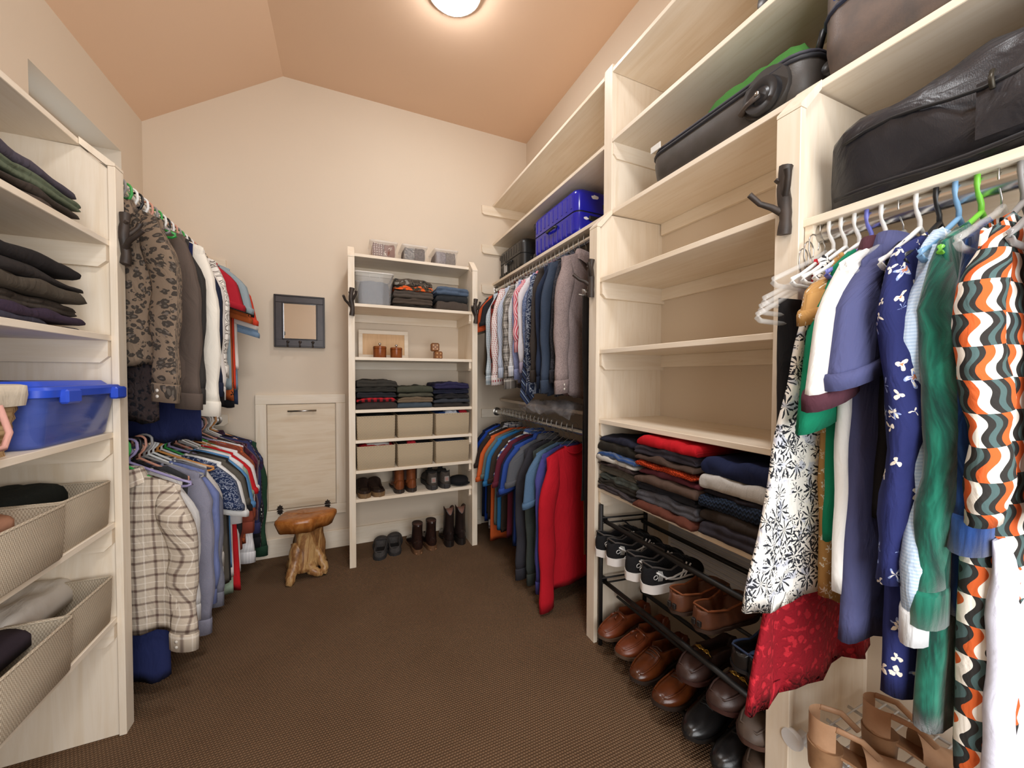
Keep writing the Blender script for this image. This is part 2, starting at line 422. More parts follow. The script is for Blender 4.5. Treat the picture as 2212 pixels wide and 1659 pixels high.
# ---------------------------------------------------------------- shelving
TH = .019
def board(mb, x0, x1, y0, y1, ztop): return mb.box(x0, x1, y0, y1, ztop-TH, ztop, .0015)
ZS = (1.63, 1.315, 1.007, .705)
XF, XU = 1.012, 1.095             # front faces: lower part and upper, set-back part
ru = empty('closet_shelving', 'pale maple shelving built along the right wall, two dividers', 'shelving', (1.2, 1.4, 0))
def C(p, root): return (p[0]-root.location.x, p[1]-root.location.y, p[2]-root.location.z)
def part(root, name, mb, m, smooth=False, label=None):
    lx = root.location; mb.v = [(a-lx.x, b-lx.y, c-lx.z) for a, b, c in mb.v]
    o = mb.obj(name, m, root if root else None, smooth)
    if label: o['label'] = label
    return o
def divider_right(yn, upper):
    # face post yn..yn+.057
    part(ru, 'post', MB().box(XF, XF+TH, yn, yn+.057, 0, 1.852), MAPLE_Z)
    # chamfered trim
    mb = MB().prism([(XF, 1.853), (XF, 1.861), (XU-.001, 1.941), (XU-.001, 1.918), (XF+TH+.003, 1.853)], yn, yn+.057, 'Y')
    part(ru, 'corner_trim', mb, MAPLE_Z)
    part(ru, 'side_panel', MB().prism([(XF+TH+.001, 0), (XR, 0), (XR, 1.92), (XU, 1.915), (XF+TH+.001, 1.846)], yn+.008, yn+.027, 'Y'), MAPLE_Z)
    if upper:
        part(ru, 'post', MB().box(XU, XU+TH, yn+.01, yn+.066, 1.94, 2.585), MAPLE_Z)
        part(ru, 'side_panel', MB().box(XU+TH, XR, yn+.0105, yn+.065, 1.94, 2.56), MAPLE_Z)
Y1, Y2 = 1.378, .569
divider_right(Y1, True); divider_right(Y2, False)
YE = -.35
part(ru, 'shelf', board(MB(), XU, XR, YE, YB, 1.94), MAPLE_Y, label='long shelf carrying the suitcases')
part(ru, 'shelf', board(MB(), XU, XR, YE, Y1+.0095, 2.258), MAPLE_Y)
part(ru, 'shelf', board(MB(), XU, XR, Y1+.0665, YB, 2.258), MAPLE_Y)
part(ru, 'shelf', board(MB(), XU, XR, YE, Y1+.0095, 2.566), MAPLE_Y)
part(ru, 'shelf', board(MB(), XU, XR, Y1+.0665, YB, 2.566), MAPLE_Y)
part(ru, 'shelf', board(MB(), XF+.03, XR, YE, Y2+.008, 1.588), MAPLE_Y, label='shelf carrying the black duffel bag')
part(ru, 'rail', MB().box(XF+.03, XF+.05, YE, Y2+.008, 1.50, 1.568), MAPLE_Y) if False else None
for z in ZS:
    part(ru, 'shelf', board(MB(), XF+TH, XR, Y2+.027, Y1+.008, z), MAPLE_Y)
def cleat(root, side, x0, x1, y, z, h=.07):
    # board against a side panel under a shelf, clipped corner at the front
    s = 1 if x1 > x0 else -1
    poly = [(x0, z), (x1, z), (x1, z-h), (x0+s*.02, z-h), (x0, z-h+.018)]
    part(root, 'cleat', MB().prism(poly, y, y+side*.018, 'Y'), MAPLE_X)
for z in ZS[:4]+(2.258,):
    zz = z-TH
    f = XF+TH+.004 if z < 1.9 else XU+.004
    if z != 2.258: cleat(ru, -1, f, XR, Y1+.008, zz)
    else: cleat(ru, -1, f, XR, Y1+.02, zz)
    if z != ZS[3]: part(ru, 'cleat', MB().box(XR-.018, XR, Y2+.03, Y1, zz-.055, zz), MAPLE_Y)
part(ru, 'cleat', MB().box(XR-.018, XR, Y2+.03, Y1, 1.921-.055, 1.921), MAPLE_Y)
for z in (2.566, 2.258, 1.94):
    part(ru, 'cleat', MB().prism([(1.0, z-TH-.018), (1.0, z-TH), (XR, z-TH), (XR, z-TH-.07), (1.02, z-TH-.07), (1.003, z-TH-.06)], YB-.018, YB, 'Y'), MAPLE_X)
    part(ru, 'cleat', MB().box(XR-.018, XR, Y1+.06, YB-.02, z-TH-.055, z-TH), MAPLE_Y)
part(ru, 'cleat', MB().box(1.0, XR, YB-.018, YB, .86, .93), MAPLE_X)
cleat(ru, 1, XF+.04, XR, Y1+.035, .93); part(ru, 'shelf', board(MB(), XU+.06, XR, Y1+.06, YB-.03, 1.01), MAPLE_Y)
cleat(ru, -1, XF+.035, XR, Y2+.006, 1.569, .11)

# back unit
bu = empty('bookcase', 'tall pale maple shelf unit against the far wall', 'shelving', (.43, 2.7, 0))
BF = 2.52
BZ = (1.641, 1.31, .98, .79, .60, .42)
for px, inner in ((.019, .038), (.81, .81)):
    part(bu, 'post', MB().box(px, px+.038, BF, BF+TH, 0, 1.920), MAPLE_Z)
    t = MB().prism([(BF, 1.921), (BF, 1.929), (BF+.085, 2.005), (BF+.093, 1.99), (BF+.022, 1.921)], px, px+.038, 'X')
    part(bu, 'corner_trim', t, MAPLE_Z)
    part(bu, 'side_panel', MB().prism([(BF+TH, 0), (YB, 0), (YB, 1.98), (BF+.095, 1.98), (BF+TH+.001, 1.912)], inner, inner+.019, 'X'), MAPLE_Z)
part(bu, 'shelf', board(MB(), .057, .81, BF+.085, YB, 1.968), MAPLE_X)
for z in BZ: part(bu, 'shelf', board(MB(), .057, .81, BF+.012, YB, z), MAPLE_X)
for z in (1.968,)+BZ[:2]+(BZ[3], BZ[5]):
    part(bu, 'cleat', MB().box(.06, .81, YB-.016, YB, z-TH-.055, z-TH), MAPLE_X)
for z in (1.641, 1.31, .79, .60, .42):
    part(bu, 'cleat', MB().prism([(BF+.03, z-TH), (YB-.02, z-TH), (YB-.02, z-TH-.06), (BF+.045, z-TH-.06), (BF+.03, z-TH-.045)], .795, .81, 'X'), MAPLE_Y)

# left unit
lu = empty('closet_shelving', 'pale maple shelving built along the left wall', 'shelving', (-.85, 1.4, 0))
LF, LU = -.673, -.758
LZ = (1.63, 1.325, 1.01, .715, .40)
part(lu, 'post', MB().box(LF-TH, LF, 1.645, 1.695, 0, 1.867), MAPLE_Z)
t = MB().prism([(LF, 1.868), (LF, 1.876), (LU+.001, 1.942), (LU+.001, 1.92), (LF-.022, 1.868)], 1.645, 1.695, 'Y')
part(lu, 'corner_trim', t, MAPLE_Z)
part(lu, 'side_panel', MB().prism([(LF-TH, 0), (XL, 0), (XL, 1.92), (LU, 1.915), (LF-TH-.001, 1.858)], 1.655, 1.674, 'Y'), MAPLE_Z)
part(lu, 'shelf', board(MB(), XL, LU, .3, 1.70, 1.936), MAPLE_Y, label='top shelf with a bare front edge'); part(lu, 'shelf', board(MB(), XL, LU, 1.701, YB, 1.925), MAPLE_Y)
for z in LZ:
    part(lu, 'shelf', board(MB(), XL, LF-TH, .3, 1.655, z), MAPLE_Y)
    part(lu, 'cleat', MB().prism([(LF-TH-.004, z-TH), (XL, z-TH), (XL, z-TH-.07), (LF-TH-.024, z-TH-.07), (LF-TH-.004, z-TH-.05)], 1.637, 1.655, 'Y'), MAPLE_X)
part(lu, 'side_panel', MB().box(XL, LF-TH, .28, .3, 0, 1.92), MAPLE_Z)
part(lu, 'post', MB().box(LU, LU+.0+TH, 1.235, 1.29, 1.94, 2.05), MAPLE_Z)
for z, nm in ((1.905, 0), (.95, 0)):
    part(lu, 'cleat', MB().prism([(-.67, z), (XL, z), (XL, z-.07), (-.69, z-.07), (-.67, z-.055)], YB-.018, YB, 'Y'), MAPLE_X)
part(lu, 'cleat', MB().prism([(-.70, .95), (XL, .95), (XL, .88), (-.70, .88)], 1.674, 1.69, 'Y'), MAPLE_X)

# rods
def rod(x, y0, y1, z, label, r=.018):
    o = empty('closet_rod', label, 'rod', (x, (y0+y1)/2, z)); h = (y1-y0)/2
    MB().tube([(0, -h, 0), (0, h, 0)], r, 24).obj('tube', plain('#d2d0cc', .26, 1), o, 40)
    for s in (-1, 1):
        MB().lathe([(.001, s*h), (.033, s*h), (.033, s*(h-.004)), (.024, s*(h-.008)), (.023, s*(h-.03)), (.0166, s*(h-.03))], seg=24, axis='Y').obj('flange', METAL, o, 40)
RZ_R1, RZ_R2, RZ_L1, RZ_L2, RZ_N = 1.885, .905, 1.853, .92, 1.55
XRR, XLR, XNR = 1.13, -.73, 1.08
rod(XRR, Y1+.028, YB-.018, RZ_R1, 'steel closet rod of dress shirts, under the suitcase shelf')
rod(XRR, Y1+.028, YB-.018, RZ_R2, 'lower steel closet rod on the right, with red pullover')
rod(XLR, 1.674, YB-.018, RZ_L1, 'upper steel closet rod on the left, with leopard shirt')
rod(XLR, 1.69, YB-.018, RZ_L2, 'lower steel closet rod on the left, with flannel shirt')
rod(XNR, YE+.05, Y2+.006, RZ_N, 'steel closet rod under the duffel bag shelf', .0215)

# ---------------------------------------------------------------- garments
def garment(name, label, cat, group, loc, yaw, mat, L=.70, hw=.175, hem=None, th=.04, sleeve='long', sl=None, collar=False,
            trim=None, cuff=True, drop=.075, seed=0, amp=.012, neckw=.07, slope=.05, buttons=False, taper=None, tail=0., nb=28, swing=.012, wing=0., sep=1):
    rnd = random.Random(seed*7+13); o = empty(name, label, cat, loc, yaw, group)
    hem = hem if hem is not None else hw+.005
    trim = trim or mat
    k1, k2, p1, p2, p3 = rnd.uniform(26, 40), rnd.uniform(55, 80), rnd.uniform(0, 6), rnd.uniform(0, 6), rnd.uniform(0, 6)
    NR = 22; rows = []; uvs = []
    for i in range(NR+1):
        s = (i/NR)**1.15
        a = min(1, s*4)
        if taper: wd = taper(s)
        else: wd = hw*(1-.04*a)*(1-s) + hem*s if s > .2 else hw*(1-.04*a*(1-s))
        t = th*(.3+.7*min(1, s*5)); row = []; uvr = []
        for j in range(nb):
            q = 2*PI*j/nb; cu, su = math.cos(q), math.sin(q)
            u = math.copysign(abs(cu)**.75, cu); yv = math.copysign(abs(su)**.6, su)
            x0 = u*hw; ax = abs(x0)
            zt = -drop - slope*max(0, ax-neckw)/(hw-neckw)
            if ax < neckw: zt -= (.045 if su < 0 else .012)*(1-(ax/neckw)**2)
            zb = -drop-slope-L - tail*(1-abs(u))*(1 if su < 0 else .7) + .008*math.sin(u*9+p1)
            x = u*wd
            rp = min(1, s*1.6)
            F = amp*rp*(math.sin(k1*x+p1+1.5*s)+.45*math.sin(k2*x+p2-2*s)) + .006*nz(x*9, s*7, seed)
            F += swing*s*math.sin(p3)
            y = yv*t*.5 + F*(.9 if su < 0 else .7)
            z = zt*(1-s)+zb*s
            row.append((x, y, z)); uvr.append((x+yv*t*.5*cu, z))
        rows.append(row); uvs.append(uvr)
    rows.append([(x*.93, y*.5, z+.03) for x, y, z in rows[-1]]); uvs.append(uvs[-1])
    MB().grid(rows, uvs, True, True).obj('body', mat, o, True, fix=False)
    zs = -drop-slope
    if sleeve:
        long = sleeve == 'long'; sl = sl or (.60 if long else .20)
        for sg in (-1, 1):
            rows = []; uvs = []; n = 15 if long else 8; ns = 14; ph = rnd.uniform(0, 6); Ls = 0
            out = rnd.uniform(.0, .015) if long else rnd.uniform(.02, .038)
            fy = -rnd.uniform(.004, .02) * (1 if long else .5)
            cx0 = sg*(hw-.045); fins = []
            for i in range(n+1):
                s = i/n
                if long:
                    cx = cx0 + sg*(.045*math.sin(min(1, s*2.2)*PI/2) + out*s); cz = zs+.012 - sl*s
                    r = (.028 + .034*min(1, s*5)) * (1 - .30*s); r *= 1+.09*math.sin(s*17+ph)*(s > .2)
                    cx += sg*.006*math.sin(s*11+ph); cy = fy*min(1, s*2) + .008*math.sin(s*7+ph)
                else:
                    cx = cx0 + sg*(.04*math.sin(min(1, s*2.2)*PI/2) + out*s); cz = zs+.012 - sl*s
                    r = .028+.036*min(1, s*3)+.014*s; cy = fy*s
                fins.append((cx, cy, cz, r))
            def ring(cx, cy, cz, r, ty):
                return [(cx+math.cos(2*PI*k/ns)*r, cy+math.sin(2*PI*k/ns)*ty, cz+sg*0+math.cos(2*PI*k/ns)*sg*r*(.35 if long else .32)*(-1 if not long else -.3)) for k in range(ns)]
            for i, (cx, cy, cz, r) in enumerate(fins):
                ty = min(r*.45, th*.55)*(.6+.4*min(1, i/3))*(1+.12*math.sin(i*1.7+ph))
                if not long: ty = th*(.45+.25*i/n)
                rows.append(ring(cx, cy, cz, r, ty)); uvs.append([(k/ns*2*r*2+.1*sg, cz) for k in range(ns)])
            if not (cuff and long):
                cx, cy, cz, r = fins[-1]; rows.append(ring(cx, cy, cz+.002, r*.93, ty*.85)); uvs.append(uvs[-1]); rows.append(ring(cx, cy, cz+.05, r*.8, ty*.6)); uvs.append(uvs[-1])
            MB().grid(rows, uvs, True, True).obj('sleeve', mat, o, True, fix=False)
            if cuff:
                cx, cy, cz, r = fins[-1]; r2 = r*1.06; ch = .055 if long else .022; dz = 0 if long else .012
                tt = ty*1.15
                rows = [ring(cx, cy, cz+.008+dz, r2*.96, tt*.95), ring(cx, cy, cz+dz, r2, tt), ring(cx, cy, cz-ch+dz, r2*.98, tt), ring(cx, cy, cz-ch+dz, r2*.9, tt*.8), ring(cx, cy, cz-ch+.04+dz, r2*.8, tt*.5)]
                if ch < .03: rows[-1] = ring(cx, cy, cz+dz, r2*.85, tt*.7)
                uvs = [[(k/ns*4*r2, -i*.02) for k in range(ns)] for i in range(5)]
                MB().grid(rows, uvs, True, True).obj('cuff', trim, o, True, fix=False)
                if buttons and long and sep:
                    b = MB()
                    for kk in (0, 1): b.lathe([(.0005, -.003), (.006, -.002), (.006, 0), (.0005, 0)], (cx-.01, cy-tt, cz-.015-.02*kk), 8, 'Y')
                    b.obj('cuff_button', plain('#cfc8bd', .3), o, True)
    if collar:
        rows = []; uvs = []; m = 20
        for (dx, dy, dz) in ((.062, .030, -.012), (.064, .032, .012), (.072, .038, .016), (.085, .045, -.012), (.09, .048, -.036)):
            rr = []
            for k in range(m):
                q = 2*PI*k/m; fr = max(0, -math.sin(q))
                rr.append((math.cos(q)*dx, math.sin(q)*dy*.75, -drop+dz-.03*fr**3*(1 if dz < .0 else .35)+.004))
            rows.append(rr); uvs.append([(k/m*.4, dz) for k in range(m)])
        MB().grid(rows, uvs, True, False).obj('collar', trim, o, True, fix=False)
    elif sleeve and sep:
        pts = [(math.cos(2*PI*k/20)*neckw*.98, math.sin(2*PI*k/20)*th*.3, -drop-.004-(.042 if math.sin(2*PI*k/20) < 0 else .012)*abs(math.sin(2*PI*k/20))) for k in range(20)]
        MB().tube(pts, .006, 6, True).obj('neckband', trim, o, True)
    if buttons:
        y = -th*.5-.012
        mb = MB()
        for kk in range(6): mb.lathe([(.0005, -.003), (.0055, -.002), (.0055, .004), (.0005, .004)], (.0, y, -drop-.09-kk*.095), 8, 'Y')
        mb.obj('button', plain('#d8d2c8', .3), o, True)
    return o

_hc = {}
def hanger_mesh(kind, col):
    k = (kind, col)
    if k in _hc: return _hc[k]
    m = {'plastic': lambda: plain(col, .35), 'wire': lambda: plain(col, .3, .9), 'clear': lambda: glassy('#e8e6e2', .28, .08)}[kind]()
    r = {'plastic': .0042, 'wire': .0016, 'clear': .005}[kind]
    hook = [(math.cos(a)*.022, 0, math.sin(a)*.022+.002) for a in [rad(-30+i*21) for i in range(11)]]
    hook = hook[::-1]; hook = [(-x, y, z) for x, y, z in hook][::-1]
    pts = [(.019*math.cos(rad(a))*1.15, 0, .0035+.0225*math.sin(rad(a))) for a in range(-35, 181, 24)]
    pts = pts + [(-.022, 0, -.012), (-.014, 0, -.03), (0, 0, -.045), (0, 0, -.062)]
    a = MB().tube(pts, r if kind != 'clear' else .0016, 8).obj('hook', m if kind != 'clear' else METAL, None, True)
    w = .195 if kind == 'clear' else .158
    arm = [(0, 0, -.06), (.03, 0, -.078), (w-.03, 0, -.134), (w, 0, -.146), (w+.003, 0, -.154), (w-.01, 0, -.160), (0, 0, -.160)]
    arm = arm + [(-x, y, z) for x, y, z in arm[::-1][1:-1]]
    b = MB().tube(arm, r*1.15, 8, True, flat=1.0).obj('shoulder_bar', m, None, True)
    for o in (a, b): COL.objects.unlink(o)
    _hc[k] = (a.data, b.data); return _hc[k]
def hanger(kind, col, loc, yaw, label, group, tilt=0):
    dh, db = hanger_mesh(kind, col)
    o = bpy.data.objects.new(('plastic' if kind != 'wire' else 'wire')+'_hanger', db); COL.objects.link(o)
    o.location = loc; o.rotation_euler = (0, tilt, yaw); tag(o, label, 'hanger', group)
    h = bpy.data.objects.new('hook', dh); COL.objects.link(h); h.parent = o
    return o

T = lambda c, c2=None: fab('plain', (c, c2 or c))
Hh = lambda a, b, **k: fab('heather', (a, b), **k)
def rail(x, z, ys, items, side, hkind, hcols, group, hgroup, yawbase=0., cat='shirt', seed0=0, fan=0.):
    """items near -> far: (label, mat, kwargs)"""
    n = len(items); rnd = random.Random(seed0)
    for i, ((lab, mat, kw), y) in enumerate(zip(items, ys)):
        kw = dict(kw); yaw = kw.pop('yaw', None)
        yaw = yawbase + fan*math.exp(-i/4.5) + rnd.uniform(-.035, .035)
        kw['hw'] = kw.get('hw', .175)*kw.pop('ws', 1)
        dx = kw.pop('dx', rnd.uniform(-.012, .012)); nm = kw.pop('name', 'shirt'); ct = kw.pop('cat', cat)
        dz = kw.pop('dz', 0)
        hk = kw.pop('hk', hkind); hc = kw.pop('hc', hcols[(i*7+3) % len(hcols)])
        kw.setdefault('amp', .004+.004*rnd.random()); kw.setdefault('th', .034)
        garment(nm, lab, ct, group, (x+dx, y, z+dz), yaw, mat, seed=seed0+i, **kw)
        if hk:
            cn = {'#ecebe8': 'white', '#1c1c1e': 'black', '#6aa4d8': 'blue', '#3aa04a': 'green', '#c9917c': 'pink', '#8d8a88': 'grey', '#b8b6b2': 'steel', '#9a90b8': 'lilac', '#c98a4a': 'tan', '#7ba7cf': 'pale blue', '#6e74c8': 'violet', '#78c840': 'lime green', '#e8e6e2': 'clear'}.get(hc, 'grey')
            short = lab.split(',')[0]; short = ' '.join(short.split()[:9])
            hanger(hk, hc, (x, y, z+.0175-.0025), yaw*.8+rnd.uniform(-.03, .03)+(PI if side > 0 else 0), f"{cn} {'wire' if hk=='wire' else 'plastic'} hanger holding the {short}", hgroup).scale = (1.22 if (seed0 == 200 and i % 3 == 1) else 1, 1, 1)
S = dict(sleeve='short', cuff=True)
LS = dict(sleeve='long')
SH = dict(sleeve='long', collar=True)
def lst(n, y0, y1): return [y0+(y1-y0)*i/(n-1) for i in range(n)]

# --- left upper rod
it = [
 ('taupe leopard print button shirt, first on the upper left rod', fab('leopard', ('#7f6d5c', '#403933')), dict(SH, L=.50, hw=.185, sl=.58, th=.045, yaw=.30, buttons=True, amp=.008, hem=.2)),
 ('black lace nightdress hanging low behind the leopard shirt', fab('lace', ('#1a1a20', '#3a3030')), dict(LS, L=.70, hw=.15, sleeve=None, dx=-.03)),
 ('white and navy banded top behind the leopard shirt', fab('stripe', ('#e9e9ec', '#16181f'), p=.09, h=1), dict(LS, L=.62, sl=.5, hw=.115)),
 ('taupe grey cardigan next to the leopard shirt', T('#5d5048'), dict(LS, L=.6, sl=.62, hw=.18)),
 ('charcoal black long-sleeve knit next to the taupe cardigan', Hh('#2e2b29', '#3c3835'), dict(LS, L=.6, sl=.60, hw=.185)),
 ('navy blue dress hanging lowest on the upper left rod', T('#1a2148'), dict(LS, L=.80, sleeve=None, hw=.16, hem=.175)),
 ('cream white long-sleeve blouse on the upper left rod', T('#ece4d6'), dict(LS, L=.6, sl=.66, hw=.185)),
 ('grey linen blazer sleeve behind the cream blouse', Hh('#77736f', '#8e8a86', s=500), dict(SH, L=.6, sl=.6, hw=.18)),
 ('navy long-sleeve top between grey blazer and black blouse', T('#23283c'), dict(LS, L=.66, sl=.58)),
 ('black long-sleeve blouse behind the navy top', T('#1d1b1d'), dict(LS, L=.7, sl=.62)),
 ('white ruched blouse with long cuffs, upper left rod', T('#e8e0d8'), dict(LS, L=.6, sl=.6)),
 ('grey and white circle print blouse, upper left rod', fab('geo', ('#efe9e0', '#807870')), dict(LS, L=.55, sl=.5)),
 ('dark red knit top, upper left rod', T('#a31d2b'), dict(S, L=.5)),
 ('dark brown pinstripe shirt, upper left rod', fab('stripe', ('#453a34', '#5a4d45'), p=.008), dict(S, L=.5)),
 ('pale grey-blue short-sleeve tee, upper left rod', T('#8e9ba0'), dict(S, L=.60, hw=.195, yaw=.25)),
 ('dark olive short-sleeve tee behind the grey-blue tee', T('#4a463a'), dict(S, L=.55)),
 ('rust orange blouse with black flower print', fab('floral', ('#b4592a', '#2a1a14', '#2a1a14', '#b4592a'), s=16), dict(S, L=.66, hw=.19, sl=.24, yaw=.2)),
 ('black short-sleeve blouse behind the rust blouse', T('#1b1b1e'), dict(S, L=.7)),
 ('bright orange-red ruffled blouse, upper left rod', T('#d8452c'), dict(S, L=.6, hw=.195, sl=.24)),
 ('white ruffled sleeveless blouse near the far wall, left', T('#e9e3da'), dict(S, L=.5, hw=.195, sl=.26)),
 ('faded denim blue blouse near the far wall, left', Hh('#6f8aa6', '#88a0b8'), dict(S, L=.62, sl=.3)),
 ('dark blue jersey top last on the upper left rod', T('#2c3a58'), dict(S, L=.7)),
]
rail(XLR, RZ_L1, lst(len(it), 1.765, 2.62), it, 1, 'plastic', ['#ecebe8', '#1c1c1e', '#ecebe8', '#c9917c', '#8d8a88', '#3aa04a'], 'clothes on the upper left rod', 'hangers on the upper left rod', -.06, 'top', 100, -.36)
# --- left lower rod
it = [
 ('cream and brown plaid flannel shirt, first on the lower left rod', fab('plaid', ('#c9bba9', '#7a675c', '#e6dccf', '#5a4640'), p=.05), dict(SH, L=.53, hw=.2, sl=.55, th=.05, yaw=.33, buttons=True, amp=.01, hem=.21)),
 ('navy dress touching the carpet behind the flannel shirt', T('#222a55'), dict(LS, L=.73, sleeve=None, hw=.16, hem=.17, dx=-.04)),
 ('white cotton tunic with hem under the flannel shirt', T('#dcd9d6'), dict(LS, L=.60, sl=.5, hw=.17)),
 ('charcoal camisole behind the white tunic', T('#3a3a3c'), dict(LS, L=.5, sleeve=None, hw=.15)),
 ('grey lavender sweatshirt next to the flannel shirt', Hh('#7d7c8c', '#8b8a98'), dict(LS, L=.58, hw=.195, sl=.62, th=.045, yaw=.28)),
 ('periwinkle blue long-sleeve top, lower left rod', T('#6f7aa8'), dict(LS, L=.5, sl=.52, hw=.185)),
 ('dark grey long-sleeve pullover, lower left rod', Hh('#6a6a74', '#787884'), dict(LS, L=.6, sl=.55, hw=.185)),
 ('pale oatmeal hooded top, lower left rod', Hh('#c4beb8', '#d2ccc6'), dict(LS, L=.64, sl=.4, hw=.18)),
 ('navy paisley short-sleeve blouse, lower left rod', fab('paisley', ('#1f2c4c', '#27365a', '#cfd6e4', '#1f2c4c')), dict(S, L=.6, hw=.19)),
 ('white short-sleeve tee, lower left rod', T('#e4e2df'), dict(S, L=.6, hw=.2, sl=.24, yaw=.22)),
 ('olive green tee, lower left rod', T('#57524a'), dict(S, L=.6, hw=.2)),
 ('black short-sleeve tee with wide sleeve, lower left rod', T('#242426'), dict(S, L=.6, hw=.205, sl=.24)),
 ('light blue cotton blouse with flared sleeve', T('#5c8fc0'), dict(S, L=.55, hw=.205, sl=.24)),
 ('white sweatshirt with ribbed hem, lower left rod', T('#e8e2e0'), dict(LS, L=.62, sl=.3, hw=.2)),
 ('pale green cotton skirt top, lower left rod', T('#9db09a'), dict(S, L=.72, hw=.195)),
 ('bright red long dress, lower left rod', T('#c41f26'), dict(S, L=.72, hw=.2, hem=.225, sl=.2)),
 ('white long tunic beside the red dress', T('#e6e2e0'), dict(S, L=.66, hw=.2)),
 ('black long-sleeve tunic, lower left rod', T('#2b2a2c'), dict(LS, L=.72, sl=.5)),
 ('rust brown blouse with crochet cuffs', T('#8c4433'), dict(LS, L=.55, sl=.42, hw=.21, amp=.006)),
 ('orange and teal flower print blouse, lower left rod', fab('floral', ('#8f4a35', '#c9602c', '#c9602c', '#5f7a72'), s=28, r=.6), dict(LS, L=.55, sl=.42, hw=.21)),
 ('white gauze blouse with long sleeve near the far wall', fab('stripe', ('#eae8e8', '#dcdadb'), p=.01), dict(LS, L=.62, sl=.62, hw=.205)),
 ('dark brown velour top, lower left rod', T('#3a2c28'), dict(LS, L=.6, sl=.4)),
 ('burgundy velvet long-sleeve top, lower left rod', fab('velvet', ('#2c0f18', '#4c1a2a', '#74304a')), dict(LS, L=.6, sl=.40, hw=.215)),
 ('indigo satin blouse beside the burgundy velvet top', T('#383a63'), dict(LS, L=.6, sl=.5, hw=.21)),
 ('black top with small white flowers near the far wall', fab('floral', ('#1e1e22', '#e0dcd8', '#b85a30', '#e0dcd8'), s=26, r=.3), dict(LS, L=.72, sl=.6, hw=.205)),
 ('dark blue and wine plaid shirt near the far wall', fab('plaid', ('#2b2c4c', '#4a2030', '#5a6890', '#22202c')), dict(SH, L=.6, sl=.45, hw=.215)),
 ('dark green knit cardigan, last on the lower left rod', Hh('#1e3a2c', '#27462f'), dict(LS, L=.62, sl=.66, hw=.235, th=.06, slope=.07)),
]
rail(XLR, RZ_L2, lst(len(it), 1.80, 2.80), it, 1, 'plastic', ['#ecebe8', '#9a90b8', '#ecebe8', '#3aa04a', '#8d8a88', '#ecebe8', '#c9917c', '#c98a4a', '#1c1c1e'], 'clothes on the lower left rod', 'hangers on the lower left rod', -.02, 'top', 200, -.28)
# --- right upper rod
it = [
 ('mauve micro-print dress shirt, first on the upper right rod', fab('micro', ('#8f7f7c', '#6f605f')), dict(SH, L=.64, hw=.20, sl=.60, th=.055, yaw=-.35, buttons=True, amp=.006, tail=.05)),
 ('black and grey patterned shirt behind the mauve shirt', fab('paisley', ('#2a2a30', '#3c3e48', '#55565f', '#2a2a30')), dict(SH, L=.66, sl=.55)),
 ('dark slate denim shirt next to the mauve shirt', Hh('#2f3848', '#3a4556'), dict(SH, L=.66, sl=.6, hw=.2)),
 ('navy cotton shirt next to the slate denim shirt', T('#222b3f'), dict(SH, L=.6, sl=.58, hw=.2)),
 ('dark brown shirt with snap cuffs, upper right rod', T('#3a332f'), dict(SH, L=.6, sl=.55, hw=.2)),
 ('blue grey micro-check shirt, upper right rod', fab('micro', ('#8a95a8', '#4e5a74')), dict(SH, L=.62, sl=.55)),
 ('navy paisley shirt with teal swirls, upper right rod', fab('paisley', ('#2a3550', '#93a3bb', '#c9cfd8', '#39506e'), s=40), dict(SH, L=.66, sl=.62)),
 ('blue and white paisley dress shirt, upper right rod', fab('paisley', ('#57678c', '#8592b2', '#b4bccc', '#3c4a70')), dict(SH, L=.64, sl=.56)),
 ('white collared dress shirt with lilac cuffs', T('#d9d5da'), dict(SH, L=.6, sl=.5, trim=T('#b8b0c8'))),
 ('red and pink striped shirt, upper right rod', fab('stripe', ('#c25060', '#e0c0c4'), p=.014), dict(SH, L=.5, sl=.38)),
 ('lilac blue dress shirt, upper right rod', fab('micro', ('#7d86ad', '#9aa2c4')), dict(SH, L=.6, sl=.54)),
 ('white shirt with fine grey grid, upper right rod', fab('check', ('#dcdcdc', '#bfc2c8'), p=.012), dict(SH, L=.6, sl=.52)),
 ('grey tartan shirt with brown lines, upper right rod', fab('plaid', ('#8c8680', '#4c4844', '#dcd6cc', '#3c3a38'), p=.05), dict(SH, L=.64, sl=.6)),
 ('grey and cream vine print shirt, upper right rod', fab('paisley', ('#6a6a62', '#8e8c82', '#b9b6aa', '#55554f'), s=80), dict(SH, L=.62, sl=.56)),
 ('pale blue striped dress shirt, upper right rod', fab('stripe', ('#c2c8d4', '#9ea9bf'), p=.01), dict(SH, L=.6, sl=.53)),
 ('white dress shirt with red dots, upper right rod', fab('dots', ('#e0d6d2', '#a3404a'), p=.012), dict(SH, L=.62, sl=.58, hw=.2)),
 ('black and dark red buffalo plaid shirt', fab('stripe', ('#7c241f', '#2c1714'), p=.06, h=1), dict(SH, L=.62, sl=.58, hw=.2)),
 ('rust red flannel shirt beside the buffalo plaid one', T('#8c3424'), dict(SH, L=.58, sl=.5)),
 ('light blue gingham shirt, upper right rod', fab('check', ('#d4dde2', '#9db2bf'), p=.012), dict(SH, L=.62, sl=.58, hw=.185)),
 ('black polo shirt near the far wall, upper right rod', T('#232326'), dict(SH, L=.5, sleeve='short')),
 ('orange polo shirt near the far wall, upper right rod', T('#c4522a'), dict(S, collar=True, L=.5, sl=.24)),
 ('charcoal shirt near the far wall, upper right rod', T('#3a3c40'), dict(S, collar=True, L=.6, sl=.24)),
 ('khaki short-sleeve shirt, last on the upper right rod', T('#857a68'), dict(S, collar=True, L=.55, sl=.26, hw=.18)),
]
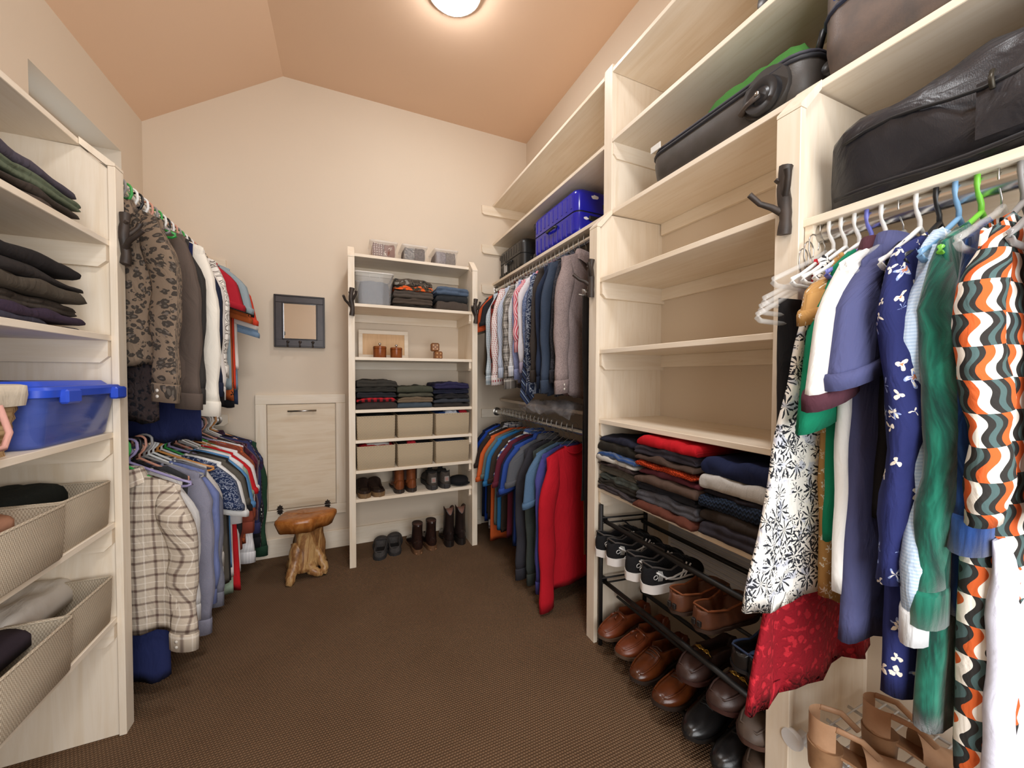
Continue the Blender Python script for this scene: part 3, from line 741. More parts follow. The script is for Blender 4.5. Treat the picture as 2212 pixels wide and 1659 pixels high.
rail(XRR, RZ_R1, lst(len(it), 1.63, 2.66), it, -1, 'wire', ['#b8b6b2'], 'dress shirts on the upper right rod', 'wire hangers on the upper right rod', .03, 'shirt', 300, .34)
# --- right lower rod
it = [
 ('bright red long-sleeve pullover, first on the lower right rod', T('#b01322'), dict(LS, L=.68, hw=.20, sl=.77, th=.055, amp=.014, swing=0, cuff=False)),
 ('violet heather long-sleeve tee behind the red pullover', Hh('#3c3c78', '#484888'), dict(LS, L=.66, sl=.66, hw=.2)),
 ('teal heather short-sleeve tee, lower right rod', Hh('#46607c', '#587490'), dict(S, L=.6, hw=.21, sl=.26)),
 ('dark sage long-sleeve shirt, lower right rod', T('#3c423e'), dict(LS, L=.62, sl=.68, hw=.2)),
 ('charcoal long-sleeve shirt, lower right rod', T('#333238'), dict(LS, L=.62, sl=.68, hw=.195)),
 ('grey short-sleeve polo, lower right rod', T('#54555a'), dict(S, collar=True, L=.6, hw=.2)),
 ('cobalt blue short-sleeve polo, lower right rod', T('#2a4690'), dict(S, collar=True, L=.6, hw=.21, sl=.25)),
 ('dark navy short-sleeve tee, lower right rod', T('#1d2540'), dict(S, L=.62, hw=.215, sl=.28)),
 ('maroon short-sleeve tee, lower right rod', T('#5c2030'), dict(S, L=.6, hw=.2, sl=.24)),
 ('white and blue striped polo, lower right rod', fab('stripe', ('#d6dade', '#4a68a8'), p=.03, h=1), dict(S, collar=True, L=.6, hw=.195)),
 ('dark brown short-sleeve tee, lower right rod', T('#3a2f28'), dict(S, L=.6, hw=.21, sl=.25)),
 ('bright teal blue tee, lower right rod', T('#2c6ca0'), dict(S, L=.6, hw=.205, sl=.28)),
 ('heather green-grey tee, lower right rod', Hh('#5b6662', '#6c7873'), dict(S, L=.6, hw=.21, sl=.25)),
 ('orange short-sleeve tee, lower right rod', T('#c45a2a'), dict(S, L=.72, hw=.215, sl=.28)),
 ('dark chocolate tee beside the orange tee', T('#30241f'), dict(S, L=.6, hw=.2)),
 ('white and navy plaid short-sleeve shirt', fab('plaid', ('#d8dade', '#4b5878', '#9aa4b8', '#2c3650'), p=.05), dict(S, collar=True, L=.68, hw=.19, sl=.26)),
 ('dark grey short-sleeve shirt, lower right rod', T('#3c3a36'), dict(S, collar=True, L=.6, hw=.185, sl=.26)),
 ('royal blue long tee near the far wall', T('#1f44a0'), dict(S, L=.68, hw=.18, sl=.24)),
 ('dark navy tee, last on the lower right rod', T('#151d38'), dict(S, L=.66, hw=.18, sl=.24)),
]
rail(XRR, RZ_R2, lst(len(it), 1.72, 2.72), it, -1, 'wire', ['#b8b6b2'], 'shirts on the lower right rod', 'wire hangers on the lower right rod', .03, 'shirt', 400, .22)
# --- near right rod
def dress_t(s): return .07+.225*s**.85
def lace_t(s): return .05+.03*min(1, s*5)+.20*s**2
N = 'plastic'
it = [
 ('black trousers hanging first beside the branch hook post', T('#211f20'), dict(name='trousers', cat='trousers', L=.75, sleeve=None, hw=.12, hem=.11, drop=.17, slope=.003, neckw=.02, dx=-.06, hk='clear', hc='#e8e6e2', th=.02)),
 ('red lace dress showing under the leaf print dress', fab('lace', ('#b82430', '#8c1220')), dict(name='dress', cat='dress', L=.95, sleeve=None, hw=.08, taper=lace_t, amp=.012, dx=-.03, th=.03, hc='#ecebe8', nb=44)),
 ('white dress with black leaf print', fab('leaf', ('#f0ece4', '#2c2e34', '#b4bace'), s=36), dict(name='dress', cat='dress', L=.72, sleeve=None, hw=.10, taper=dress_t, amp=.006, dx=-.04, th=.035, hc='#ecebe8', nb=48)),
 ('tan dress with white flower print', fab('floral', ('#b58a52', '#e6dccb', '#e6dccb', '#4fb0a0'), s=42, r=.42), dict(name='dress', cat='dress', L=.72, sleeve='short', sl=.10, hw=.12, hem=.115, hc='#ecebe8')),
 ('green satin top with wide sleeve under the white polo', T('#0f7a58'), dict(L=.58, sleeve='short', sl=.33, hw=.145, hem=.13, hc='#6e74c8', cuff=False)),
 ('white polo shirt with maroon collar and cuffs', T('#eeece8'), dict(L=.66, sleeve='short', sl=.27, hw=.175, hem=.185, collar=True, trim=T('#4c2a34'), hc='#ecebe8', th=.04)),
 ('slate blue polo shirt, near right rod', T('#4b4e74'), dict(L=.74, sleeve='short', sl=.23, hw=.148, hem=.185, collar=True, hc='#e8e6e2', hk='clear', th=.045)),
 ('black sleeveless knit top between slate polo and floral blouse', fab('plain', ('#1f1d1e', '#292627')), dict(L=.5, sleeve=None, hw=.15, hc='#ecebe8')),
 ('navy blouse with white and orange flowers', fab('floral', ('#252b5e', '#e8dfd0', '#8fa0d0', '#c97a48'), s=21, r=.36), dict(L=.80, sleeve='long', sl=.60, hw=.178, hc='#1c1c1e', cuff=False, th=.045)),
 ('pale blue ribbed long-sleeve shirt with white cuff', fab('stripe', ('#c4d4e6', '#aec4dc'), p=.006, h=1), dict(L=.66, sleeve='long', sl=.64, hw=.142, trim=T('#e6e8ea'), hc='#7ba7cf', th=.045)),
 ('emerald green velvet dress', fab('velvet', ('#04382e', '#0b5c4a', '#1f8068')), dict(name='dress', cat='dress', L=.84, sleeve='long', sl=.60, hw=.16, hem=.18, hc='#78c840', th=.05, amp=.01)),
 ('royal blue velvet top with wide sleeve', fab('velvet', ('#0b2550', '#143a76', '#2f5ca4')), dict(L=.62, sleeve='long', sl=.46, hw=.145, hc='#e8e6e2', hk='clear', th=.04)),
 ('black blouse with orange and white wave print', fab('wavy', ('#2f2d2b', '#d0602e')), dict(L=.92, sleeve='long', sl=.46, hw=.185, hem=.17, hc='#8d8a88', th=.06, cuff=False, amp=.008)),
 ('copper brown pleated top, near right rod', T('#8a5338'), dict(L=.45, sleeve=None, hw=.12, hc='#8d8a88')),
 ('pale lavender cotton trousers at the near end', T('#d4d4e2'), dict(name='trousers', cat='trousers', L=.55, sleeve=None, hw=.13, hem=.14, drop=.60, slope=.003, neckw=.02, hc='#8d8a88', dx=-.04)),
]
ys = [.548, .530, .506, .480, .458, .434, .405, .380, .352, .326, .298, .274, .250, .19, .226]
rail(XNR, RZ_N, ys, it, -1, 'plastic', ['#ecebe8'], 'clothes on the near right rod', 'hangers on the near right rod', .0, 'top', 500)
for k in range(3):
    hanger('clear', '#e8e6e2', (XNR-.03-.02*k, .556, RZ_N-.03-.02*k), .04+.03*k, ['clear plastic hanger crowded against the branch hook post, topmost', 'clear plastic hanger crowded against the branch hook post, middle', 'clear plastic hanger crowded against the branch hook post, lowest'][k], 'clear hangers by the post')
# ---------------------------------------------------------------- branch hooks
def branch_hook():
    o = empty('branch_hook', '', 'coat hook', (0, 0, 0))
    rnd = random.Random(5); pts = []; rr = []
    for i in range(11):
        s = i/10; pts.append((.004*math.sin(s*7), -.011-.002*math.sin(s*9), -.083+.166*s)); rr.append(.0135+.002*math.sin(s*13+1)+(.002 if i in (3, 7) else 0))
    MB().tube(pts, rr, 9, up=(0, -1, 0)).obj('trunk', BRONZE, o, 50)
    MB().tube([(-.003, -.014, -.03), (-.02, -.028, -.012), (-.036, -.05, .0), (-.046, -.075, .022)], [.009, .008, .007, .0075], 8).obj('branch', BRONZE, o, 50)
    MB().tube([(.003, -.014, .01), (.014, -.026, .028), (.022, -.036, .046), (.024, -.042, .062)], [.009, .008, .0075, .009], 8).obj('branch', BRONZE, o, 50)
    MB().tube([(-.004, -.012, .045), (-.012, -.02, .052), (-.015, -.024, .056)], [.008, .006, .005], 7).obj('knot', BRONZE, o, 50)
    return o
bh = branch_hook()
HG = 'branch hooks on the shelf posts'
spots = [((.04, BF, 1.643), 0, 'dark bronze branch hook on the post beside the mirror'), ((.828, BF, 1.641), 0, 'dark bronze branch hook between bookcase and khaki shirt'),
         ((XF, 1.398+.006, 1.63), -PI/2, 'dark bronze branch hook beside the mauve shirt'), ((XF, .597, 1.635), -PI/2, 'dark bronze branch hook on the post between empty shelves and near clothes'),
         ((LF, 1.668, 1.645), PI/2, 'dark bronze branch hook beside the leopard shirt')]
for i, (l, rz, lab) in enumerate(spots):
    o = bh if i == 0 else copy_tree(bh)
    placed(o, l, rz, lab); o['group'] = HG

# ---------------------------------------------------------------- folded clothes
def folded(name, label, w, d, h, mat, loc, rz, seed, layers=2, group=None, cat='clothes', sag=.006, wave=.012, lean=0., endfold=True):
    rnd = random.Random(seed); NX = 18
    prof = []
    # front bulges
    nb = layers
    for q in range(nb):
        z0, z1 = h*q/nb, h*(q+1)/nb
        for t in (.08, .3, .7, .92):
            bul = .012*min(1, h/nb/.03)*math.sin(PI*t)**.7
            prof.append((-d/2+.010-bul+rnd.uniform(-.0015, .0015), z0+(z1-z0)*t))
    m = 5
    top = [(-d/2+.012+(d-.03)*(i/m), h) for i in range(m+1)]
    back = [(d/2, h*.7), (d/2, h*.3), (d/2-.01, 0)]
    bot = [(d/2*.3, 0), (-d/2+.012, 0)]
    ring = prof+top+back+bot
    rows = []; uvs = []; L = 0; per = [0]
    for a, b in zip(ring, ring[1:]): L += math.hypot(b[0]-a[0], b[1]-a[1]); per.append(L)
    xs = [-1, -.985, -.95]+[-.9+1.8*i/(NX-1) for i in range(NX)]+[.95, .985, 1]
    ph = rnd.uniform(0, 9)
    for x in xs:
        e = max(0, abs(x)-.9)/.1; sc = math.sqrt(max(0, 1-e*e))*.55+.45
        row = []
        for y, z in ring:
            zz = z*sc + h*(1-sc)*.4*(1 if z > h*.5 else .4)
            n = nz(x*2.2+seed*3.1, y*9+seed, ph)
            n2 = nz(x*7+seed, y*20, z*40+ph)
            tp = z/h
            zz += tp*(wave*n*.9 + .004*n2 - sag*(x*x)*1.2) + lean*x*tp*.5
            yy = y + .008*nz(x*3+ph, z*30, seed) + .003*n2
            row.append((x*w/2+.004*nz(z*40, y*9, seed), yy, max(zz, .0005) if tp < .1 else zz))
        rows.append(row); uvs.append([(x*w/2, p) for p in per])
    return tag(MB().grid(rows, uvs, True, True).obj(name, mat, None, True, loc, (0, 0, rz)), label, cat, group)
def stack(items, x, y, z, w, d, rz, group, seed, jit=.012, **kw):
    """items bottom -> top: (label, mat, thickness, layers)"""
    rnd = random.Random(seed)
    for i, (lab, mat, h, ly) in enumerate(items):
        a, b = (rnd.uniform(-jit, jit), rnd.uniform(-jit, jit)*.8)
        folded('folded_clothes' if 'jeans' not in lab and 'trousers' not in lab else 'folded_trousers', lab, w*rnd.uniform(.95, 1), d*rnd.uniform(.94, 1), h*1.06, mat,
               (x+a*(0 if rz == 0 else .8), y+b, z), rz+rnd.uniform(-.03, .03), seed*11+i, ly, group, **kw)
        z += h
F = T
# back unit: shelf 1.641
st = [('black trousers at the bottom of the stack beside the clear bin', F('#26231f'), .028, 2), ('dark taupe trousers, second from bottom beside the clear bin', F('#4a4038'), .042, 2),
      ('grey brown trousers under the orange pair', F('#4f4740'), .048, 2), ('camouflage and orange hunting trousers folded in the stack', fab('camo', ('#d8602a', '#2c2f28', '#5a4a38', '#e8622a'), s=26), .028, 2),
      ('faded camouflage trousers on top of the orange pair', fab('camo', ('#4d443a', '#2e2c28', '#5a5046', '#8a857c'), s=22), .046, 2)]
stack(st, .42, 2.71, BZ[0], .265, .27, 0, 'stack beside the clear bin', 21)
st = [('brown canvas trousers under the two pairs of jeans', F('#4a413a'), .062, 1), ('black trousers between brown trousers and blue jeans', F('#2a2c2e'), .05, 1), ('faded blue jeans on top of the right-hand stack', Hh('#3f4d60', '#5c6c80'), .052, 2)]
stack(st, .685, 2.71, BZ[0], .23, .27, 0, 'stack with the blue jeans', 22)
st = [('dark brown knit at the bottom of the black stack', F('#3a3230'), .045, 1), ('red and black buffalo check shirt, folded', fab('check', ('#b01e28', '#221418'), p=.036), .028, 1), ('black shirt folded above the buffalo check', F('#26262a'), .036, 2),
      ('dark olive shirt, second from the top of the black stack', F('#2e2c28'), .032, 2), ('charcoal sweatshirt on top of the black stack', F('#37342f'), .045, 2)]
stack(st, .185, 2.70, BZ[2], .25, .30, 0, 'stack over the left fabric bin', 23)
st = [('blue jeans shorts at the bottom of the olive stack', Hh('#38424c', '#48545e'), .036, 1), ('tan shorts in the middle of the olive stack', F('#6b5c4a'), .036, 2), ('olive trousers under the green top', F('#4e4c40'), .03, 1), ('olive green trousers on top of the stack', F('#434438'), .042, 1)]
stack(st, .43, 2.71, BZ[2], .235, .29, 0, 'stack over the middle fabric bin', 24)
st = [('dark taupe shirt at the bottom of the navy stack', F('#37322f'), .03, 1), ('slate shirt near the bottom of the navy stack', F('#33363c'), .026, 1), ('black shirt in the middle of the navy stack', F('#232224'), .034, 2), ('midnight blue shirt in the navy stack', F('#1e2030'), .034, 2), ('indigo jersey on top of the navy stack', F('#2a2746'), .042, 2)]
stack(st, .675, 2.70, BZ[2], .25, .30, 0, 'stack over the right fabric bin', 25)
# right sweater shelf .705
zz = ZS[3]
st = [('dark grey trousers, lowest in the stack by the post', F('#3c3638'), .022, 2), ('black trousers, second lowest by the post', F('#28241f'), .024, 2), ('grey green shorts in the stack by the post', F('#4c524e'), .028, 2),
      ('khaki grey shorts bulging from the stack by the post', F('#565148'), .036, 2), ('plum brown shorts under the white pair', F('#3c302f'), .016, 1), ('white shorts in the stack by the post', F('#b9b5ae'), .018, 1),
      ('blue striped swim shorts, folded', fab('stripe', ('#2c4a80', '#54617c'), p=.02, h=1), .022, 1), ('black olive shorts near the top by the post', F('#2b2823'), .042, 1), ('navy shorts on top of the stack by the post', F('#1f2130'), .026, 1)]
stack(st, 1.165, 1.255, zz, .24, .30, -PI/2, 'shorts stacked by the post', 31, wave=.02)
st = [('rust brown sweater at the bottom of the middle stack', F('#5e3428'), .03, 1), ('dark heather grey sweater, second lowest in middle stack', Hh('#45444a', '#5a5a60'), .038, 2), ('black fleece above the heather grey sweater', F('#26252a'), .034, 2),
      ('brown ribbed sweater in the middle stack', F('#54433a'), .028, 1), ('maroon sweater under the orange knit', F('#5a2830'), .028, 1), ('orange cable knit sweater', fab('knit', ('#c8461c', '#9c3010')), .024, 1),
      ('brown crew sweater above the orange knit', F('#4a3a32'), .02, 1), ('charcoal plum sweater under the red one', F('#343038'), .032, 2), ('bright red sweater on top of the middle stack', F('#b81420'), .036, 1)]
stack(st, 1.165, .99, zz, .275, .33, -PI/2, 'sweaters in the middle stack', 32, wave=.016)
st = [('charcoal sweater at the bottom of the navy-topped stack', F('#35323a'), .046, 2), ('dark brown sweater, second lowest in the navy-topped stack', F('#37302c'), .042, 1), ('navy cable knit sweater', fab('knit', ('#2b3a54', '#18222f')), .044, 1),
      ('black sweater between navy cable knit and pale grey', F('#242128'), .016, 1), ('pale grey heather sweater', Hh('#b4b2ae', '#c6c4c0'), .044, 1), ('navy zip sweater on top of its stack', F('#1c2444'), .052, 1)]
stack(st, 1.17, .722, zz, .235, .33, -PI/2, 'sweaters in the navy-topped stack', 33, wave=.014)
# left shelves
st = [('olive brown trousers, lowest on the left shelf stack', F('#4b4038'), .024, 1), ('dark taupe trousers on the upper left shelf', F('#3e3630'), .022, 1), ('sage green trousers on the upper left shelf', F('#5c6450'), .034, 2), ('slate purple trousers on top of the upper left stack', F('#4a444e'), .036, 1)]
stack(st, -.865, 1.33, LZ[0], .46, .30, PI/2, 'trousers on the upper left shelf', 41, wave=.02)
st = [('navy grey sweater, lowest in the second left stack', F('#3a3844'), .016, 1), ('plum purple sweater in the second left stack', F('#372a3a'), .024, 1), ('brown grey sweater with dark fold, second left stack', F('#3e362f'), .036, 2),
      ('taupe grey sweater in the second left stack', F('#4a4238'), .036, 1), ('black brown sweater near the top, second left stack', F('#2c2725'), .034, 1), ('black cardigan on top of the second left stack', F('#211d1d'), .034, 1)]
stack(st, -.865, 1.33, LZ[1], .46, .31, PI/2, 'sweaters on the second left shelf', 42, wave=.022)

# ---------------------------------------------------------------- bins
BINM = fab('weave', ('#cdbb9f', '#978469'), p=.009)
BINB = fab('weave', ('#c9bba5', '#a59580'), p=.007)
def bin_(label, w, d, h, loc, rz, group, m=BINM, taper=.97):
    o = empty('fabric_bin', label, 'bin', loc, rz, group)
    def rr(a, b, z, n=3, r=.012):
        pts = []
        for cx, cy, a0 in ((a-r, b-r, 0), (-a+r, b-r, 90), (-a+r, -b+r, 180), (a-r, -b+r, 270)):
            for i in range(n): q = rad(a0+90*i/(n-1)); pts.append((cx+r*math.cos(q), cy+r*math.sin(q), z))
        return pts
    a, b = w/2, d/2; t = .006
    rows = [rr(a*taper-.004, b*taper-.004, .0), rr(a*taper, b*taper, .006), rr(a*.99, b*.99, h*.5), rr(a, b, h), rr(a-t, b-t, h), rr((a-t)*taper, (b-t)*taper, .012)]
    per = [0]
    for i in range(12):
        p, q = rows[3][i], rows[3][(i+1) % 12]; per.append(per[-1]+math.dist(p, q))
    R2 = [r+[r[0]] for r in rows]; uvs = [[(per[k], r[0][2]+(.1 if i > 3 else 0)) for k in range(13)] for i, r in enumerate(R2)]
    mb = MB().grid(R2, uvs); n = len(mb.v); mb.f.append(tuple(range(12))[::-1]); mb.f.append(tuple(range(5*13, 5*13+12)))
    mb.obj('basket_body', m, o, 40)
    MB().tube([p for p in rr(a-t/2, b-t/2, h, 4)], .0042, 6, True).obj('rim', m, o, True)
    return o
def lump(name, label, w, d, h, loc, mat, seed, rz=0, group=None, cat='clothes', rough=1.):
    NX, NY = 16, 12; rows = []; uvs = []
    for i in range(NY+1):
        row = []; uv = []
        for j in range(NX+1):
            x, y = -1+2*j/NX, -1+2*i/NY
            e = max(0, 1-abs(x)**4)*max(0, 1-abs(y)**4)
            z = h*(e**.5)*(.75+.45*rough*nz(x*1.7+seed, y*1.7, seed)+.2*rough*nz(x*5, y*5+seed, seed))
            row.append((x*w/2, y*d/2, max(0, z))); uv.append((x*w/2, y*d/2))
        rows.append(row); uvs.append(uv)
    mb = MB().grid(rows, uvs)
    rows2 = [[(x, y, -.03) for x, y, z in r] for r in rows]
    n = len(mb.v); mb.grid(rows2, uvs); N2 = NX+1
    for j in range(NX): mb.f.append((j, j+1, n+j+1, n+j)); mb.f.append((NY*N2+j, NY*N2+j+1, n+NY*N2+j+1, n+NY*N2+j))
    for i in range(NY): mb.f.append((i*N2, (i+1)*N2, n+(i+1)*N2, n+i*N2)); mb.f.append((i*N2+NX, (i+1)*N2+NX, n+(i+1)*N2+NX, n+i*N2+NX))
    return tag(mb.obj(name, mat, None, True, loc, (0, 0, rz)), label, cat, group)
bw, bd, bhh = .235, .33, .145
names = [('upper row, under the black stack', 'upper row, middle', 'upper row, beside the right post'), ('lower row, left, holding red and white clothes', 'lower row, middle', 'lower row, beside the right post')]
cont = [[('#2b2a2a', 'black clothes in the upper left fabric bin'), ('#2c3036', 'dark grey clothes in the upper middle fabric bin'), ('#31589c', 'blue and white clothes in the upper right fabric bin')],
        [('#a81c24', 'red clothes in the lower left fabric bin'), ('#2e2a2a', 'black socks in the lower middle fabric bin'), ('#3c465c', 'navy folded shirts in the lower right fabric bin')]]
for r in (0, 1):
    for c in (0, 1, 2):
        x = (.18, .425, .676)[c]; z = BZ[3+r]
        bin_('woven beige fabric bin, '+names[r][c], bw+(0, .0, .005)[c], bd, bhh, (x+.0*c, BF+.015+bd/2, z), 0, 'fabric bins in the bookcase')
        lump('clothes_pile', cont[r][c][1], bw-.02, bd-.02, .022 if (r, c) != (1, 0) else .026, (x, BF+.02+bd/2, z+bhh-.006), T(cont[r][c][0]), 50+r*3+c, cat='clothes')
lump('clothes_pile', 'crumpled white and grey cloth in the lower left fabric bin', .16, .09, .03, (.19, BF+.09, BZ[4]+bhh-.002), T('#b9b5b2'), 61)
lump('clothes_pile', 'white and blue shirt in the upper right fabric bin', .09, .09, .03, (.67, BF+.08, BZ[3]+bhh-.001), T('#c9ccd4'), 62)
lump('clothes_pile', 'small red cloth in the upper right fabric bin', .06, .08, .03, (.76, BF+.09, BZ[3]+bhh-.001), T('#b02430'), 63)
lump('clothes_pile', 'small red cloth in the lower middle fabric bin', .06, .06, .026, (.40, BF+.06, BZ[4]+bhh-.001), T('#a8202c'), 64)
# left bins
for zi, z, labs, hh in ((0, LZ[3], ('striped beige fabric bin by the post, upper bin shelf', 'striped beige fabric bin cut off by the frame, upper bin shelf'), .140),
                    (1, LZ[4], ('striped beige fabric bin by the post, lower bin shelf', 'striped beige fabric bin holding the dark aubergine sweater'), .145)):
    bin_(labs[0], .235, .36, hh, (-.69-.18, 1.515, z), PI/2, 'fabric bins on the left shelves', BINB)
    bin_(labs[1], .255, .36, hh, (-.675-.18, 1.26 if zi == 0 else 1.28, z), PI/2, 'fabric bins on the left shelves', BINB)
lump('folded_clothes', 'black green sweater in the bin by the post', .18, .30, .055, (-.88, 1.515, LZ[3]+.115), T('#1f2422'), 71, rough=.5)
lump('folded_clothes', 'peach pink cloth in the bin at the frame edge', .20, .31, .05, (-.87, 1.24, LZ[3]+.115), T('#c08d72'), 72, rough=.4)
lump('folded_clothes', 'white cotton shirt in the lower bin by the post', .19, .31, .06, (-.88, 1.53, LZ[4]+.12), T('#ded8d0'), 73)
lump('folded_clothes', 'dark aubergine sweater in the lowest bin', .21, .32, .05, (-.86, 1.26, LZ[4]+.12), T('#362c34'), 74, rough=.6)
# tote with blue lid
to = empty('storage_tote', 'clear blue plastic tote with bright blue lid', 'storage box', (-.86, 1.487, LZ[2]))
def rrect(a, b, z, r=.03, n=5):
    pts = []
    for cx, cy, a0 in ((a-r, b-r, 0), (-a+r, b-r, 90), (-a+r, -b+r, 180), (a-r, -b+r, 270)):
        for i in range(n): q = rad(a0+90*i/(n-1)); pts.append((cx+r*math.cos(q), cy+r*math.sin(q), z))
    return pts
MB().grid([rrect(.155, .155, 0), rrect(.16, .16, .006), rrect(.18, .172, .142), rrect(.176, .168, .142), rrect(.155, .155, .008)], None, True, False).obj('tote_body', glassy('#5a70c8', .55, .12), to, 40)
MB().grid([rrect(.155, .155, .004), rrect(.15, .15, .006)], None, True, True).obj('tote_floor', glassy('#5a70c8', .55, .12), to, 40)
BL = plain('#2c50c8', .35)
MB().grid([rrect(.183, .176, .128), rrect(.190, .18, .13), rrect(.192, .182, .148), rrect(.186, .178, .156), rrect(.165, .165, .158), rrect(.155, .155, .170), rrect(.01, .01, .171)], None, True, False).obj('lid', BL, to, 30)
for y in (-.10, .13): MB().box(.185, .205, y-.03, y+.03, .112, .15, .005).obj('latch', BL, to)
for i, (c, l, z, hh, y) in enumerate((('#6a4a7c', 'purple cloth inside the blue tote', .012, .03, -.05), ('#b4b8d8', 'pale cloth inside the blue tote', .045, .03, 0), ('#5c6490', 'slate blue cloth inside the blue tote', .08, .025, .02))):
    folded('folded_clothes', l, .26, .25, hh, T(c), (-.86, 1.487+y*.4, LZ[2]+z), PI/2, 80+i, 1, 'clothes in the blue tote')
# wicker basket
wb = empty('wicker_basket', 'woven straw basket with cream cloth liner and pink handle', 'basket', (-.855, 1.148, LZ[2]))
wm = fab('weave', ('#cfae82', '#8a6a44'), p=.022)
rows = []; uvs = []
for i in range(15):
    s = i/14; a = .14+.02*s; r = rrect(a, a, .15*s, .04); r = [(x*(1+.012*math.sin(i*PI+k*1.0)), y*(1+.012*math.sin(i*PI+k)), z) for k, (x, y, z) in enumerate(r)]; r.append(r[0]); rows.append(r); uvs.append([(k*.055, s*.16) for k in range(21)])
MB().grid(rows, uvs).obj('basket_body', wm, wb, 40)
lr = [rrect(.164, .164, .115, .04), rrect(.167, .167, .14, .04), rrect(.166, .166, .162, .04), rrect(.158, .158, .165, .04), rrect(.15, .15, .13, .04)]
MB().grid(lr, None, True, False).obj('liner', T('#d9cdb8'), wb, True)
for y in (-.0,):
    MB().tube([(.165, -.055, .12), (.18, -.055, .06), (.185, -.03, .03), (.185, .03, .03), (.18, .055, .06), (.165, .055, .12)], .006, 8).obj('handle', T('#cf9c90'), wb, True)

# ---------------------------------------------------------------- clear boxes with patterned cloth on the bookcase
def clear_box(label, x, y, z, w, d, h, rz=0, lid=True):
    o = empty('clear_box', label, 'storage box', (x, y, z), rz, 'clear boxes on the bookcase')
    gm = glassy('#efe6dc', .10, .08)
    MB().grid([rrect(w*.44, d*.44, 0, .01), rrect(w*.45, d*.45, .003, .012), rrect(w*.5, d*.5, h, .014), rrect(w*.49, d*.49, h, .014), rrect(w*.44, d*.44, .004, .012)], None, True, True).obj('box_body', gm, o, 40)
    MB().grid([rrect(w*.51, d*.51, h-.008, .015), rrect(w*.52, d*.52, h-.006, .015), rrect(w*.52, d*.52, h+.004, .015), rrect(w*.48, d*.48, h+.007, .012)], None, True, True if lid else False).obj('lid', glassy('#f4efe8', .32, .1), o, 40)
    return o
pb = [fab('dots', ('#6b4038', '#d8c8bc'), p=.014, r=.07), fab('floral', ('#7c4a3c', '#d8cbbb', '#d8cbbb', '#7c4a3c'), s=24, r=.42), fab('paisley', ('#4a4648', '#7a726c', '#b0a698', '#5c5a5e'), s=30), fab('paisley', ('#463c3c', '#6a5e58', '#6f5c62', '#3c3a3c'), s=26),
      fab('micro', ('#8b8488', '#4c4650'), s=180), fab('micro', ('#776c64', '#3c3838'), s=180)]
pn = ['brown dotted fabric in the first clear box', 'rust brown star print fabric in the first clear box', 'grey paisley fabric in the middle clear box', 'plum brown paisley fabric in the middle clear box', 'lilac speckled fabric in the last clear box', 'brown speckled fabric in the last clear box']
for i, (x, lab) in enumerate(((.238, 'clear lidded box holding dotted and star print fabric'), (.437, 'clear lidded box holding grey paisley fabric'), (.652, 'clear lidded box holding speckled fabric'))):
    z = 1.969; w_ = (.17, .165, .165)[i]
    clear_box(lab, x, 2.725, z, w_, .22, .10)
    for k in (0, 1):
        folded('folded_fabric', pn[i*2+k], w_*.40, .19, .083, pb[i*2+k], (x+(-.5+k)*w_*.42, 2.722, z+.006), 0, 90+i*2+k, 1, 'fabric in the clear boxes', 'fabric', 0, .004)
# big clear bin on shelf 1.641
o = empty('clear_bin', 'large clear plastic bin with grey cloth in the bookcase', 'storage box', (.175, 2.695, BZ[0]))
MB().grid([rrect(.095, .12, 0, .015), rrect(.10, .125, .004, .02), rrect(.115, .135, .205, .02), rrect(.111, .131, .205, .02), rrect(.096, .122, .006, .02)], None, True, True).obj('bin_body', glassy('#c9c9c9', .16, .08), o, 40)
MB().tube(rrect(.116, .136, .205, .02), .005, 6, True).obj('rim', glassy('#f0ece6', .6, .1), o, True)
for x in (-.03, .03): MB().tube([(x, -.1335, .17), (x, -.136, .2)], .0015, 5).obj('molded_line', glassy('#f4efe8', .6), o)
folded('folded_clothes', 'slate grey cloth inside the clear bin', .18, .22, .15, T('#55575e'), (.175, 2.695, BZ[0]+.008), 0, 97, 1, None, wave=.01)

# framed panel, jars, dice
o = empty('framed_wood_board', 'framed pale wood panel leaning behind two wooden jars', 'wood panel', (.253, 2.82, BZ[1]))
fr = MB().box(-.167, .167, -.01, .008, 0, .03).box(-.167, .167, -.01, .008, .175, .202).box(-.167, -.14, -.01, .008, .03, .175).box(.14, .167, -.01, .008, .03, .175)
f1 = fr.obj('frame', MAPLE_X, o); p1 = MB().box(-.14, .14, -.002, .006, .03, .175, 0).obj('panel_board', wood('#d8b080', '#c49a68', axis='Z'), o)
o.rotation_euler = (-.06, 0, 0)
JW = wood('#8a4a22', '#5e2c10', 'jar_wood', 'Z', .25)
for x, lab in ((.212, 'reddish wooden jar with round knob, left of the pair'), (.317, 'reddish wooden jar with round knob, right of the pair')):
    j = empty('wooden_jar', lab, 'jar', (x, 2.655, BZ[1]), 0, 'wooden jars')
    k = 1 if x < .3 else .93
    MB().lathe([(.001, 0), (.038*k, 0), (.041*k, .004), (.042*k, .06*k), (.037*k, .062*k), (.001, .062*k)], seg=28).obj('jar_body', JW, j, 40)
    MB().lathe([(.001, .062*k), (.042*k, .062*k), (.043*k, .070*k), (.040*k, .078*k), (.01, .081*k)], seg=28).obj('lid', JW, j, 40)
    MB().lathe([(.001, .079*k), (.005, .081*k), (.004, .086*k), (.010, .092*k), (.008, .1*k), (.001, .103*k)], seg=16).obj('knob', CHROME, j, True)
